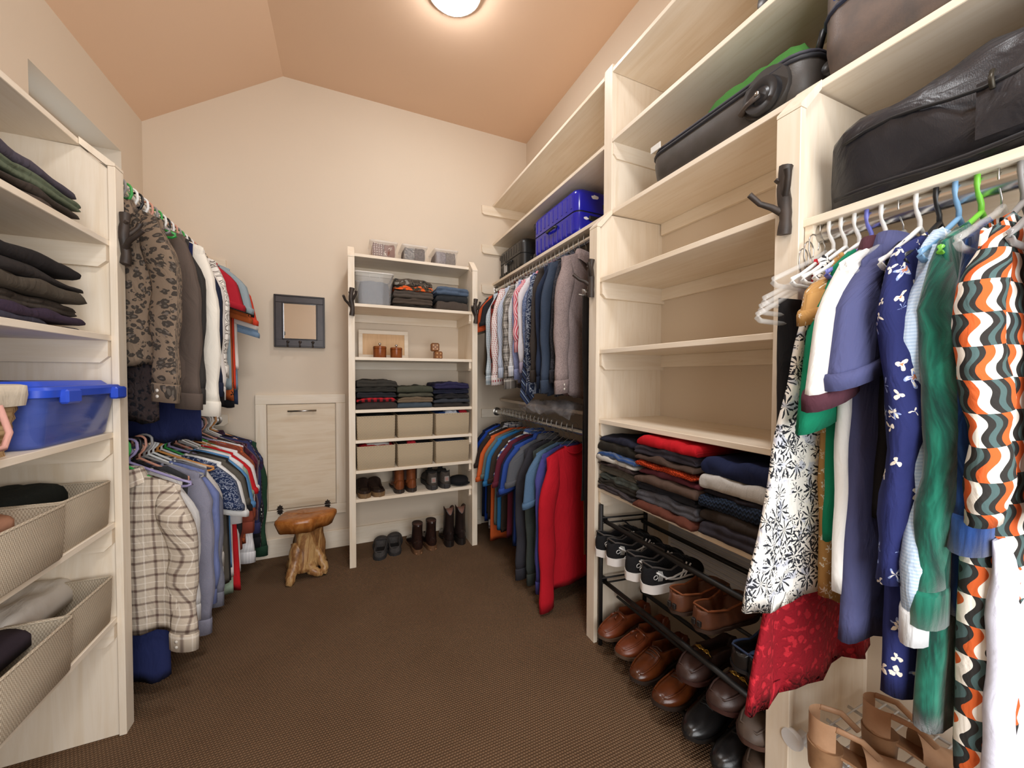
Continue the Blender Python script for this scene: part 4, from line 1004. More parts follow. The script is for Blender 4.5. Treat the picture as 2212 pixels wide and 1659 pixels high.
def die(lab, loc, rz, s, vals):
    o = tag(MB().box(-s/2, s/2, -s/2, s/2, 0, s, s*.14).obj('wooden_die', wood('#8a5a34', '#6a3e1e', 'die_wood', 'X', .4), None, 30, loc, (0, 0, rz)), lab, 'dice', 'wooden dice')
    P = {4: [(-1, -1), (1, 1), (-1, 1), (1, -1)], 5: [(-1, -1), (1, 1), (-1, 1), (1, -1), (0, 0)]}
    for (a, b) in P[vals]:
        MB().lathe([(.0005, -s/2-.0006), (s*.085, -s/2-.0006), (s*.085, -s/2+.0005)], (a*s*.23, 0, s/2+b*s*.23), 12, 'Y').obj('pip', plain('#c9a06c', .5), o)
die('wooden die with a square of four pips, underneath', (.597, 2.645, BZ[1]), .06, .055, 4)
die('wooden die with five pips balanced on the lower die', (.578, 2.655, BZ[1]+.0555), -.08, .057, 5)

# ---------------------------------------------------------------- mirror, hamper, stool
mr = empty('framed_mirror', 'square mirror in dark frame with three hooks on the wall', 'mirror', (-.27, YB-.014, 1.548))
W2, H2, fw = .143, .166, .045
FM = leather('#3a3234', '#2a2426', .35)
def miter(x0, x1, z0, z1, inx, inz, nm):
    pass
for a, b, c, d in ((-W2, W2, H2-fw, H2), (-W2, W2, -H2, -H2+fw+.005), (-W2, -W2+fw, -H2+fw, H2-fw), (W2-fw, W2, -H2+fw, H2-fw)):
    MB().box(a, b, -.014, .012, c, d, .002).obj('frame_rail', FM, mr)
for a, b, c, d in ((-W2-.004, W2+.004, H2-.006, H2+.004), (-W2-.004, W2+.004, -H2-.004, -H2+.006), (-W2-.004, -W2+.006, -H2, H2), (W2-.006, W2+.004, -H2, H2), (-W2+fw-.004, W2-fw+.004, H2-fw-.004, H2-fw+.004), (-W2+fw-.004, W2-fw+.004, -H2+fw+.001, -H2+fw+.009), (-W2+fw-.004, -W2+fw+.004, -H2+fw, H2-fw), (W2-fw-.004, W2-fw+.004, -H2+fw, H2-fw)):
    MB().box(a, b, -.019, .0, c, d, .002).obj('bead', plain('#241d1f', .35), mr)
MB().box(-W2+fw-.002, W2-fw+.002, -.004, 0, -H2+fw, H2-fw+.002, 0).obj('mirror_glass', plain('#e8e8ea', .03, 1), mr)
for x in (-.07, .0, .075):
    mb = MB().tube([(x, -.014, -H2+.03), (x, -.03, -H2+.022), (x, -.036, -H2+.008), (x, -.028, -H2+.0), (x, -.024, -H2+.006)], [.005, .004, .0035, .004, .006], 8).lathe([(.001, -.02), (.009, -.018), (.010, -.013)], (x, 0, -H2+.032), 12, 'Y')
    mb.obj('hook', BRONZE, mr, True)
hm = empty('laundry_hatch', 'large pale maple tilt-out hatch in the far wall', 'hatch', (-.26, YB, .66))
hx0, hx1, hz0, hz1 = -.528+.26, .002+.26, .24-.66, 1.068-.66
f_ = .062
for a, b, c, d, mm in ((hx0, hx1, hz1-f_, hz1, MAPLE_X), (hx0, hx1, hz0, hz0+f_+.008, MAPLE_X), (hx0, hx0+f_, hz0+f_+.008, hz1-f_, MAPLE_Z), (hx1-f_, hx1, hz0+f_+.008, hz1-f_, MAPLE_Z)):
    MB().box(a, b, -.02, 0, c, d, .003).obj('frame_board', mm, hm)
dm = wood('#e3d2b9', '#d3ba99', 'door_maple', 'X')
dr = MB().box(hx0+f_+.004, hx1-f_-.004, -.017, -.002, hz0+f_+.012, hz1-f_-.004, .002).obj('door', dm, hm)
h_ = MB().tube([(-.344+.26, -.045, .30), (-.177+.26, -.045, .30)], .006, 14)
h_.obj('handle', METAL, dr, True)
for x in (-.325+.26, -.196+.26): MB().tube([(x, -.045, .30), (x, -.016, .30)], .004, 10).obj('handle_standoff', METAL, dr, True)
for x in (-.395+.26, -.115+.26):
    z = hz0+f_+.010
    poly = [(x+a, z+b) for a, b in ((-.012, .002), (-.02, .010), (-.012, .014), (-.015, .024), (-.005, .026), (0, .036), (.005, .026), (.015, .024), (.012, .014), (.02, .010), (.012, .002), (.012, -.002), (.02, -.010), (.012, -.014), (.015, -.024), (.005, -.026), (0, -.036), (-.005, -.026), (-.015, -.024), (-.012, -.014), (-.02, -.010), (-.012, -.002))]
    MB().prism(poly, -.023, -.020, 'Y').tube([(x-.013, -.024, z), (x+.013, -.024, z)], .004, 8).obj('hinge', plain('#4a4440', .35, .8), hm, 30)
# stool
sx, sy = -.225, 2.56
so = empty('stump_stool', 'rustic tree-stump stool with live-edge slab seat', 'stool', (sx, sy, 0))
g = G('burl_wood'); v = g.ob(); n1 = g.noise(g.scale(v, (6, 6, 2)), 3, 6, .65, 2.2)[0]; n2 = g.noise(v, 5, 4)[0]
g.bump(n1, .25, .004)
BURL = g.fin(g.mix(n2, g.ramp(n1, [(.3, '#5c2c0e'), (.48, '#9a5c28'), (.62, '#bb8044'), (.75, '#7a4218')]), '#a8662e'), .28)
g = G('root_wood'); v = g.ob(); n1 = g.noise(g.scale(v, (9, 9, 2.2)), 2.5, 6, .65, 1.5)[0]; g.bump(n1, .5, .006)
ROOT = g.fin(g.ramp(n1, [(.3, '#5a3820'), (.48, '#96693e'), (.6, '#c09a66'), (.75, '#7c5330')]), .32)
rows = []; NS = 40
def edge(q):
    return 1+.10*math.sin(2*q+.6)+.06*math.sin(3*q+1)+.05*math.sin(5*q+2)+.03*math.sin(9*q)
for dz, sc in ((.345, .30), (.318, .86), (.325, .95), (.345, 1.0), (.360, .985), (.366, .93), (.367, .5), (.367, .01)):
    rows.append([(.148*edge(2*PI*k/NS)*sc*math.cos(2*PI*k/NS), .125*edge(2*PI*k/NS)*sc*math.sin(2*PI*k/NS), dz-(.03 if sc < .9 and dz < .33 else 0)+.006*nz(math.cos(2*PI*k/NS)*2, math.sin(2*PI*k/NS)*2, dz*30)) for k in range(NS)])
MB().grid(rows, None, True, True).obj('seat_slab', BURL, so, True)
rows = []
for i in range(15):
    s = i/14; z = .05+.29*s; r = .052+.030*(1-s)**1.5+.022*s**3
    rows.append([(r*(1+.16*math.sin(3*q+.5+s)+.08*math.sin(7*q+4*s)+.12*nz(math.cos(q)*2, math.sin(q)*2, z*14))*math.cos(q)*1.18+.012*math.sin(s*3), r*(1+.16*math.sin(3*q+.5+s)+.1*nz(q, z*10, 3))*math.sin(q), z) for q in [2*PI*k/28 for k in range(28)]])
MB().grid(rows, None, True, True).obj('trunk', ROOT, so, True)
for pts, rr in (([(-.03, -.02, .20), (-.05, -.06, .10), (-.075, -.115, .0)], [.045, .035, .022]), ([(.03, -.0, .19), (.075, -.03, .12), (.105, -.055, .05), (.10, -.06, .012)], [.035, .022, .022, .018]),
                ([(.0, -.02, .12), (.04, -.06, .04), (.10, -.06, .012)], [.05, .028, .018]), ([(.02, .03, .18), (.07, .08, .06), (.085, .10, .0)], [.04, .03, .022]), ([(-.03, .02, .18), (-.07, .07, .06), (-.09, .10, .0)], [.04, .03, .022])):
    P = [Vector(p) for p in pts]; sm = []; sr = []
    for i in range(len(P)-1):
        for t in range(5): t /= 5; sm.append(P[i].lerp(P[i+1], t)+Vector((.004*math.sin(9*t), .003*math.cos(7*t), 0))); sr.append(rr[i]+(rr[i+1]-rr[i])*t)
    sm.append(P[-1]); sr.append(rr[-1])
    sr = [r if p.z > r*.7 else max(p.z, .012)*1.0+.006 for p, r in zip(sm, sr)]
    MB().tube(sm, sr, 12).obj('root_leg', ROOT, so, True)

# ---------------------------------------------------------------- suitcases
def rbox_rings(a, b, c, r, n=5):
    """rounded box half sizes a,b,c with corner radius r : rings along z"""
    rows = []
    for i in range(n+1):
        q = PI/2*i/n; z = -c + r*(1-math.cos(q)); k = r*(1-math.sin(q)); rows.append((a-k, b-k, z, r))
    for i in range(n+1):
        q = PI/2*i/n; z = c - r + r*math.sin(q); k = r*(1-math.cos(q)); rows.append((a-k, b-k, z, r))
    out = []
    for A, B, z, R in rows: out.append(rrect(max(A, .01), max(B, .01), z, min(R, A*.9, B*.9), 6))
    return out
def shell(a, b, c, r, ribs=0, axis=1, rd=.003):
    rows = rbox_rings(a, b, c, r)
    return MB().grid(rows, None, True, True)
def wheelpair(o, x, y, z, m):
    MB().lathe([(.001, -.012), (.019, -.012), (.022, -.008), (.022, .008), (.019, .012), (.001, .012)], (x, y, z), 18, 'X').obj('wheel', m, o, True)
def hardcase(label, name, loc, size, mat, ribs, end=1, scratches=False, tagm=False):
    o = empty(name, label, 'suitcase', loc); a, b, c = [q/2 for q in size]
    gap = .004
    for s, nm in ((1, 'shell_half'), (-1, 'shell_half')):
        hc = (c-gap)/1.0
        rows = rbox_rings(a, b, c, .04)
        rr = [r for r in rows if (r[0][2]*s > gap)]
        zc = [[(x, y, s*gap) for x, y, z in rrect(a, b, 0, .04, 6)]]
        rr = sorted(rr, key=lambda r: r[0][2]*s)
        MB().grid(zc+rr, None, True, True).obj(nm, mat, o, 50).location = (0, 0, c)
    mb = MB(); n = ribs
    mb.grid([rrect(a-.004, b-.004, c-gap*1.2, .036, 6), rrect(a-.004, b-.004, c+gap*1.2, .036, 6)], None, True, True)
    mb.obj('zipper', plain('#161515', .6), o)
    for i in range(n):
        y = -b+.05+(2*b-.10)*i/(n-1)
        for s in (-1, 1):
            z0, z1 = (.012, c-.012) if s < 0 else (c+.012, 2*c-.025)
            MB().box(-a-.0025, -a+.004, y-.008, y+.008, z0+.01, z1-.01, .002).obj('rib', mat, o)
    MB().tube([(-a-.002, -.055, c-.02), (-a-.016, -.045, c-.022), (-a-.018, 0, c-.024), (-a-.016, .045, c-.022), (-a-.002, .055, c-.02)], .008, 8, flat=.8).obj('carry_handle', BLACKPL, o, True)
    MB().box(-.06, .06, -b-.012, -b+.002, c-.045, c-.02, .005).obj('side_handle', BLACKPL, o)
    for x in (-a+.03, a-.03):
        for z in (.035, 2*c-.035):
            MB().lathe([(.001, -.01), (.018, -.01), (.021, -.006), (.021, .006), (.018, .01), (.001, .01)], (x, b+.022, z), 16, 'X').obj('wheel', BLACKPL, o, True)
            MB().box(x-.015, x+.015, b-.005, b+.018, z-.012, z+.012, .004).obj('wheel_fork', BLACKPL, o)
    return o
bc = hardcase('glossy royal blue hard-shell suitcase with scuffs', 'suitcase', (1.255, 1.955, 1.9415), (.27, .50, .262), plain('#1c1f9e', .16), 9)
MB().box(.03, .10, -.254, -.249, .158, .185, .002).obj('lock_panel', BLACKPL, bc)
for k in range(3): MB().box(.04+.012*k, .048+.012*k, -.2565, -.253, .165, .178, .001).obj('dial', plain('#c9c6c0', .4), bc)
def blot(x, y, z, s, seed, parent, m):
    poly = [(x+s*(1+.5*nz(k, seed, 0))*math.cos(2*PI*k/14)*1.8, z+s*.8*(1+.9*nz(k*1.3, seed, 3))*math.sin(2*PI*k/14)) for k in range(14)]
    MB().prism(poly, y-.0015, y, 'Y').obj('scuff', m, parent)
blot(-.02, -.2512, .215, .013, 3, bc, plain('#e6e6ea', .5)); blot(-.075, -.2512, .095, .009, 8, bc, plain('#e6e6ea', .5))
kc = hardcase('black ribbed hard-shell cabin suitcase by the far wall', 'suitcase', (1.25, 2.60, 1.9415), (.25, .42, .225), plain('#22211f', .38), 8)
MB().box(-.140, -.137, .02, .075, .03, .10, .001).obj('luggage_tag', glassy('#d8d8d8', .6, .1), kc)
MB().tube([(-.13, .047, .10), (-.138, .047, .115), (-.13, .047, .125)], .002, 6).obj('tag_strap', BLACKPL, kc)
# grey soft-top roller
gc = empty('suitcase', 'dark grey roller suitcase lying open with green jacket', 'suitcase', (1.245, .90, 1.9415))
CGM = leather('#45403d', '#39352f', .45)
MB().grid([rrect(.07, .23, .0, .05, 6), rrect(.105, .265, .012, .06, 6), rrect(.125, .285, .04, .07, 6), rrect(.13, .29, .085, .07, 6), rrect(.128, .288, .125, .07, 6), rrect(.118, .278, .125, .065, 6), rrect(.112, .272, .06, .06, 6)], None, True, True).obj('lower_shell', CGM, gc, 50)
MB().tube(rrect(.129, .289, .118, .07, 6), .006, 8, True).obj('zipper', plain('#26262c', .6), gc, True)
MB().tube(rrect(.124, .284, .134, .068, 6), .005, 8, True).obj('edge_piping', plain('#3c3b45', .6), gc, True)
wx, wy, wz = -.132, -.175, .064
MB().lathe([(.001, -.012), (.066, -.012), (.070, -.004), (.070, .012), (.001, .012)], (wx+.01, wy, wz+.012), 26, 'X').obj('wheel_well', plain('#2d2926', .5), gc, 40)
MB().lathe([(.001, -.012), (.018, -.014), (.024, -.010), (.032, -.014), (.047, -.013), (.051, -.004), (.051, .008), (.001, .010)], (wx-.006, wy, wz), 28, 'X').obj('wheel', plain('#1d1c1e', .35), gc, 40)
MB().tube([(wx-.024, wy, wz), (wx-.022, wy+.035, wz-.006), (wx-.006, wy+.065, wz-.012)], [.009, .007, .010], 8).obj('wheel_arm', plain('#4a403a', .4), gc, True)
MB().lathe([(.001, -.004), (.006, -.003), (.007, 0)], (wx-.032, wy, wz), 12, 'X').obj('axle_bolt', METAL, gc, True)
MB().tube([(-.06, -.27, .13), (-.062, -.285, .185), (-.04, -.29, .20), (.05, -.29, .20), (.07, -.285, .185), (.072, -.27, .13)], .010, 8, flat=.8).obj('pull_handle', BLACKPL, gc, True)
MB().box(-.138, -.134, .215, .265, .13, .155, .001).obj('luggage_tag', plain('#d8d6d0', .5), gc)
lump('jacket', 'bright green jacket spilling from the dark grey suitcase', .21, .34, .125, (1.245, .80, 1.9415+.115), T('#3c7030', '#4f8a3e'), 131, cat='jacket', rough=.7)
lump('jacket', 'dark olive lining beside the green jacket in the suitcase', .20, .16, .05, (1.245, 1.08, 1.9415+.122), T('#35352c'), 132, cat='jacket', rough=.7)
# brown case
br = empty('suitcase', 'brown grey soft suitcase with navy trim, above duffel bag', 'suitcase', (1.235, .345, 1.9415))
BRM = leather('#6f6058', '#54504f', .5)
rows = [rrect(.11, .20, 0, .05, 6), rrect(.14, .23, .02, .06, 6), rrect(.148, .24, .08, .07, 6), rrect(.148, .24, .20, .07, 6), rrect(.14, .232, .27, .06, 6), rrect(.11, .20, .292, .05, 6)]
MB().grid(rows, None, True, True).obj('shell', BRM, br, True)
MB().tube(rrect(.1485, .2405, .15, .07, 6), .006, 8, True).obj('zipper', plain('#2a3044', .5), br, True)
MB().box(-.151, -.146, .12, .20, .165, .225, .002).obj('side_patch', plain('#2c56b8', .5), br)
MB().tube([(-.148, -.05, .22), (-.17, -.04, .225), (-.17, .04, .225), (-.148, .05, .22)], .008, 8).obj('carry_handle', plain('#2b2f3c', .5), br, True)
for y in (-.19, .19):
    for x in (-.09, .09): MB().lathe([(.001, -.01), (.016, -.01), (.018, 0), (.016, .01), (.001, .01)], (x, y*1.22, .05), 14, 'X').obj('wheel', BLACKPL, br, True)
# topmost case with only a wheel showing
tc = empty('suitcase', 'dark suitcase on the upper shelf showing only its wheel', 'suitcase', (1.25, .52, 2.2595))
MB().grid([rrect(.10, .17, .03, .04, 6), rrect(.13, .20, .05, .06, 6), rrect(.135, .205, .12, .06, 6), rrect(.135, .205, .2, .06, 6), rrect(.11, .17, .235, .05, 6)], None, True, True).obj('shell', plain('#2a2a2c', .5), tc, True)
for x in (-.10, .10): MB().lathe([(.001, -.012), (.028, -.012), (.033, -.006), (.033, .006), (.028, .012), (.001, .012)], (x-.02, .205, .033), 20, 'X').obj('wheel', plain('#3c3a3a', .35), tc, True)
# duffel bag
db = empty('duffel_bag', 'large black nylon duffel bag above the near clothes rod', 'bag', (1.20, .28, 1.589))
NYL = fab('plain', ('#232226', '#2b2a30'), .38)
rows = []; uvs = []; NA = 22; NB = 30
for i in range(NA+1):
    s = i/NA; y = .27-.56*s
    e = math.sqrt(max(0, 1-abs(2*s-1)**5))
    hz = (.20+.035*math.sin(s*3))*(.55+.45*e)
    row = []; uv = []
    for j in range(NB):
        q = 2*PI*j/NB; cx = math.copysign(abs(math.cos(q))**.6, math.cos(q)); cz = math.copysign(abs(math.sin(q))**.6, math.sin(q))
        x = cx*.145*(.75+.25*e); z = hz/2+cz*hz/2
        f = .020*nz(y*7, z*9+cx, 2.)+.010*nz(y*18+z*10, z*20, 5.)
        row.append((x+f*cx*1.6, y+.012*nz(z*9, cx, 4), max(.001, z+f*(1 if z > .03 else 0)-.014*(cx < 0)*s*0))); uv.append((j*.02, y))
    rows.append(row); uvs.append(uv)
MB().grid(rows, uvs, True, True).obj('bag_body', NYL, db, True)
MB().tube([(-.152, .22-.5*t/12, .14+.012*math.sin(t*.9)) for t in range(13)], .004, 6).obj('zipper', plain('#151517', .5), db, True)
MB().tube([(-.14, .24-.5*t/12, .025+.004*math.sin(t)) for t in range(13)], .006, 6).obj('piping', plain('#1a1a1e', .4), db, True)
MB().grid([[(-.15-.012*math.sin(PI*i/6)*math.sin(PI*j/8), .02-.15*j/8, .04+.10*i/6) for j in range(9)] for i in range(7)], None).obj('side_pocket', NYL, db, True)
MB().tube([(-.155, .0, .15), (-.162, .0, .135), (-.160, -.002, .115)], .004, 6).obj('zipper_pull', plain('#3a352c', .4, .6), db, True)
lump('jacket', 'black navy jacket piled on the duffel bag at the frame edge', .24, .18, .12, (1.20, .13, 1.80), T('#24242e'), 140, cat='jacket')

# ---------------------------------------------------------------- belts, tie, plastic film
def strip(pts, wd, th, nrm=(0, 1, 0)):
    mb = MB(); rows = []
    nv = Vector(nrm)
    for i, p in enumerate(pts):
        p = Vector(p); t = (Vector(pts[min(i+1, len(pts)-1)])-Vector(pts[max(i-1, 0)])).normalized(); s = t.cross(nv).normalized()*wd/2; n_ = nv*th/2
        rows.append([p-s-n_, p+s-n_, p+s+n_, p-s+n_])
    return mb.grid(rows, None, True, True)
bx = [(1.005, 1.452, .14, '#1a1716', .036, 'long black leather belt with punched holes, hanging nearest'), (1.02, 1.466, .62, '#1d1b1b', .034, 'black belt hanging beside the long black belt'),
      (1.035, 1.48, .70, '#2c1c14', .032, 'dark brown belt hanging behind the black belts'), (1.05, 1.494, .35, '#6a3a22', .03, 'chestnut brown belt close to the shelf post')]
bhk = empty('belt_hanger', 'metal belt hanger hooked beside the shelf post', 'hanger', (1.03, 1.47, 1.60))
MB().tube([(-.05, 0, -.03), (.05, 0, -.03)], .003, 8).obj('bar', METAL, bhk, True)
MB().tube([(0, 0, -.03), (0, 0, .02), (.012, -.03, .03), (.05, -.06, .03)], .002, 6).obj('hook', METAL, bhk, True)
for i, (x, y, zb, c, wd, lab) in enumerate(bx):
    o = empty('belt', lab, 'belt', (x, y, 1.56), 0, 'belts by the post')
    n = 24; L = 1.56-zb
    strip([(.012*math.sin(t/n*3+i)*t/n + (.03*(t/n)**2 if i == 0 else 0), .004*math.sin(t*.5), -L*t/n) for t in range(n+1)], wd, .004, (-.35, 1, 0)).obj('strap', leather(c, '#0e0b0a', .35), o, 40)
    MB().tube([(-.018, 0, 0), (.018, 0, 0), (.018, 0, .03), (-.018, 0, .03)], .003, 8, True).obj('buckle', METAL, o, True)
    if i < 2:
        hb = MB()
        for k in range(6): zz_ = -L+.06+.028*k; hb.lathe([(.0003, -.0035), (.003, -.0035), (.003, .0)], (.012*math.sin((1+zz_/L*-1-1)*0+3*(-zz_/L)+i)*(-zz_/L)+(.03*(zz_/L)**2 if i == 0 else 0), -.002, zz_), 8, 'Y')
        hb.obj('punched_hole', plain('#b8a890', .6), o)
to_ = empty('necktie', 'diagonally striped blue grey necktie hanging below the dress shirts', 'necktie', (.93, 1.90, 1.35))
tm = fab('diag', ('#2c3550', '#15181f', '#8ea0b8', '#3f4a60'), p=.045)
poly = [(-.014, 0), (.014, 0), (.04, -.27), (0, -.315), (-.04, -.27)]
MB().prism(poly, -.003, .003, 'Y').obj('blade', tm, to_); MB().box(-.012, .012, -.008, .004, -.02, .03, .004).obj('knot', tm, to_)
to_.rotation_euler = (0, 0, -.5)
rows = []
for i in range(14):
    rows.append([(1.10+.16*math.sin(j*.7+i)*.2-.13+.26*j/11, 1.85-.32*i/13*0+.0+.45*i/13-.2+.015*nz(i, j, 2), 1.02+.05*nz(i*.9, j*.8, 7)+.03*math.sin(j*2.1+i*1.3)) for j in range(12)])
tag(MB().grid(rows).obj('plastic_film', glassy('#d8d8dc', .16, .05), None, True), 'crumpled clear dry-cleaning film above the lower right rod', 'plastic film')

# ---------------------------------------------------------------- shoes
FW = [(0, .05), (.02, .36), (.06, .55), (.12, .66), (.22, .71), (.38, .70), (.5, .78), (.62, .91), (.72, .97), (.82, .89), (.9, .71), (.95, .52), (.985, .29), (1, .05)]
def itp(tb, t):
    for (a, x), (b, y) in zip(tb, tb[1:]):
        if t <= b: k = (t-a)/(b-a); k = k*k*(3-2*k) if False else k; return x+(y-x)*k
    return tb[-1][1]
def shoe(name, label, loc, rz, um, sm, L=.29, W=.052, sole=.022, heel=0., H=None, op=(.03, .55), group=None, collar=None, point=0., insole=None, mirror=1, pitch=0., extras=(), cat='shoes', soleflare=1.05):
    """heel at y=0, toe at +y"""
    o = empty(name, label, cat, loc, rz, group); o.rotation_euler = (pitch, 0, rz)
    H = H or [(0, .055), (.08, .062), (.3, .052), (.5, .06), (.6, .062), (.75, .05), (.9, .036), (1, .015)]
    fw = [(t, x*(1-point*max(0, t-.7)*1.6)) for t, x in FW]
    ts = [0, .01, .03, .06, .10, .15, .2, .26, .32, .38, .44, .5, .55, .58, .62, .66, .7, .75, .8, .85, .89, .93, .96, .985, 1]
    rows = []; irow = []; rimL, rimR = [], []
    def zs(t): return sole + heel*(1-min(1, max(0, (t-.25)/.35))) if heel else sole
    for t in ts:
        w_ = W*itp(fw, t); cx = mirror*.008*math.sin(PI*t)*(1 if t > .3 else .3); y = t*L; z0 = zs(t); h = itp(H, t)
        opn = op[0] <= t <= op[1]
        ek = min(1, (t-op[0])/.07, (op[1]-t)/.05+.25) if opn else 0
        half = [(0, 0), (.8, 0), (.97, .1), (1.0, .28), (.93, .55)]
        if opn:
            ro = .84; half += [(ro+.03, .88), (ro, 1.0), (ro-.10, .97), (ro-.16, .5), (ro-.2, .06), (0, .02)]
        else: half += [(.76, .77), (.56, .90), (.38, .965), (.22, .99), (.1, 1.0), (0, 1.0)]
        r = [(cx+a*w_, y, z0+b*h) for a, b in half]; l = [(cx-a*w_, y, z0+b*h) for a, b in half[1:-1]][::-1]
        rows.append(r+l)
        if opn: rimL.append(r[6]); rimR.append(l[len(l)-6])
    MB().grid(rows, [[(k*.01, t*L) for k in range(len(rows[0]))] for t in ts], True, True).obj('upper', um, o, True)
    out = []
    for t in ts: w_ = W*itp(fw, t)*soleflare+.0015; cx = mirror*.008*math.sin(PI*t)*(1 if t > .3 else .3); out.append((t, cx, w_))
    rows = []
    for t, cx, w_ in out:
        y = t*L+(-.003 if t == 0 else .003 if t == 1 else 0); zt = zs(t)+.003; zb = 0 if not heel else (0 if (t < .27 or t > .5) else min(heel, zt-.008)*.0+max(0, zt-sole-.003)); toe = .008*max(0, (t-.85)/.15)**2
        rows.append([(cx-w_, y, zt+toe), (cx+w_, y, zt+toe), (cx+w_*.97, y, zb+toe), (cx-w_*.97, y, zb+toe)])
    MB().grid(rows, None, True, True).obj('sole', sm, o, 40)
    if collar and rimL:
        pts = rimL+rimR[::-1]; MB().tube(pts, .0035, 6, True).obj('collar', collar, o, True)
    if insole:
        rr = []
        for t in ts:
            if op[0]+.0 <= t <= op[1]: w_ = W*itp(fw, t)*.62; cx = mirror*.008*math.sin(PI*t)*(1 if t > .3 else .3); rr.append([(cx-w_, t*L, zs(t)+.006), (cx+w_, t*L, zs(t)+.006)])
        if len(rr) > 1: MB().grid(rr).obj('insole', insole, o)
    o['_L'] = L
    for e in extras: e(o, lambda t: (mirror*.008*math.sin(PI*t)*(1 if t > .3 else .3), W*itp(fw, t), zs(t), itp(H, t), t*L))
    del o['_L']
    return o
def ex_laces(col, t0=.56, t1=.72, n=4):
    def f(o, g):
        m = plain(col, .8)
        for k in range(n):
            cx, w_, z0, h, y = g(t0+(t1-t0)*k/(n-1)); MB().tube([(cx-w_*.45, y-.004, z0+h*.96), (cx, y, z0+h+.004), (cx+w_*.45, y+.004, z0+h*.96)], .0022, 6).obj('lace', m, o, True)
    return f
def ex_tongue(m, h0=.03):
    def f(o, g):
        cx, w_, z0, h, y = g(.54); c2, w2, z2, h2, y2 = g(.64)
        MB().grid([[(cx-w_*.35, y-.02, z0+h+h0), (cx+w_*.35, y-.02, z0+h+h0)], [(cx-w_*.4, y, z0+h*1.02+.01), (cx+w_*.4, y, z0+h*1.02+.01)], [(c2-w2*.35, y2, z2+h2*.98), (c2+w2*.35, y2, z2+h2*.98)]]).obj('tongue', m, o, True)
    return f
def side(g, t, k, s):
    cx, w_, z0, h, y = g(t); a = 1.015 if k < .45 else (1.0-.12*(k-.45)); return (cx+s*(w_*a+.0012), y, z0+h*k)
def ex_tennis():
    wm = plain('#e8e8e6', .5)
    def f(o, g):
        for s in (-1, 1):
            for a, b in (((.10, .75), (.62, .28)), ((.22, .42), (.66, .50))):
                pts = [side(g, a[0]+(b[0]-a[0])*i/8, a[1]+(b[1]-a[1])*i/8-.22*math.sin(PI*i/8)*(1 if a[1] > .5 else -.2), s) for i in range(9)]
                MB().tube(pts, .0036, 6).obj('side_stripe', wm, o, True)
            for a, b in (((.44, .28), (.54, .9)), ((.50, .28), (.60, .85))):
                MB().tube([side(g, a[0]+(b[0]-a[0])*i/4, a[1]+(b[1]-a[1])*i/4, s) for i in range(5)], .003, 6).obj('side_stripe', wm, o, True)
        # heel emblem and chevrons
        cx, w_, z0, h, y = g(.06)
        for s in (-1, 1):
            c = Vector(side(g, .085, .5, s))
            pts = [c+Vector((s*.001, .010*math.cos(q)*(1 if i < 9 else 1.0+.05*(i-8)), .0075*math.sin(q))) for i, q in enumerate([2*PI*k/9 for k in range(12)])]
            MB().tube(pts, .0012, 5).obj('heel_emblem', wm, o, True)
            for k in range(4): MB().tube([side(g, .12+.018*k, .85, s), side(g, .135+.018*k, .6, s), side(g, .115+.018*k, .3, s)], .0011, 5).obj('heel_line', wm, o, True)
    return f
def ex_tassel(m):
    def f(o, g):
        cx, w_, z0, h, y = g(.60)
        MB().tube([(cx-w_*.7, y-.01, z0+h*.8), (cx-w_*.3, y+.002, z0+h*1.02), (cx+w_*.3, y+.002, z0+h*1.02), (cx+w_*.7, y-.01, z0+h*.8)], .007, 8, flat=.5).obj('saddle_strap', m, o, True)
        for s in (-1, 1):
            c2 = (cx+s*.004, y+.006, z0+h*1.02+.004); MB().tube([c2, (cx+s*.010, y+.020, z0+h*.98+.004), (cx+s*.014, y+.034, z0+h*.88+.004)], [.0025, .005, .008], 8, flat=.5).obj('tassel', m, o, True)
        ms = [g(t) for t in (.60, .68, .76, .84, .90, .93)]
        MB().tube([(c-w__*.62, yy, zz0+hh*.88+.001) for c, w__, zz0, hh, yy in ms]+[(c+w__*.62, yy, zz0+hh*.88+.001) for c, w__, zz0, hh, yy in ms[::-1]], .003, 6).obj('apron_seam', m, o, True)
    return f
def ex_seam(m, bit=False):
    def f(o, g):
        ms = [g(t) for t in (.58, .66, .74, .82, .88, .92)]
        MB().tube([(c-w__*.7, yy, zz0+hh*.86+.001) for c, w__, zz0, hh, yy in ms]+[(c+w__*.7, yy, zz0+hh*.86+.001) for c, w__, zz0, hh, yy in ms[::-1]], .003, 6).obj('apron_seam', m, o, True)
        if bit:
            cx, w_, z0, h, y = g(.60); z = z0+h+.006
            b = MB()
            for s in (-1, 1): b.tube([(cx+s*.013+.009*math.cos(q), y+.007*math.sin(q), z-.004*abs(math.cos(q))) for q in [2*PI*k/12 for k in range(12)]], .0018, 6, True)
            b.tube([(cx-w_*.75, y, z-h*.25), (cx-.022, y, z-.002), (cx+.022, y, z-.002), (cx+w_*.75, y, z-h*.25)], .0018, 6).lathe([(.0005, z-.004), (.006, z-.003), (.006, z+.001), (.0005, z+.002)], (cx, y, 0), 10)
            b.obj('horsebit', GOLD, o, True)
        else:
            cx, w_, z0, h, y = g(.60); MB().tube([(cx-w_*.75, y-.005, z0+h*.75), (cx-w_*.3, y, z0+h*1.03), (cx+w_*.3, y, z0+h*1.03), (cx+w_*.75, y-.005, z0+h*.75)], .006, 8, flat=.5).obj('saddle_strap', m, o, True)
    return f
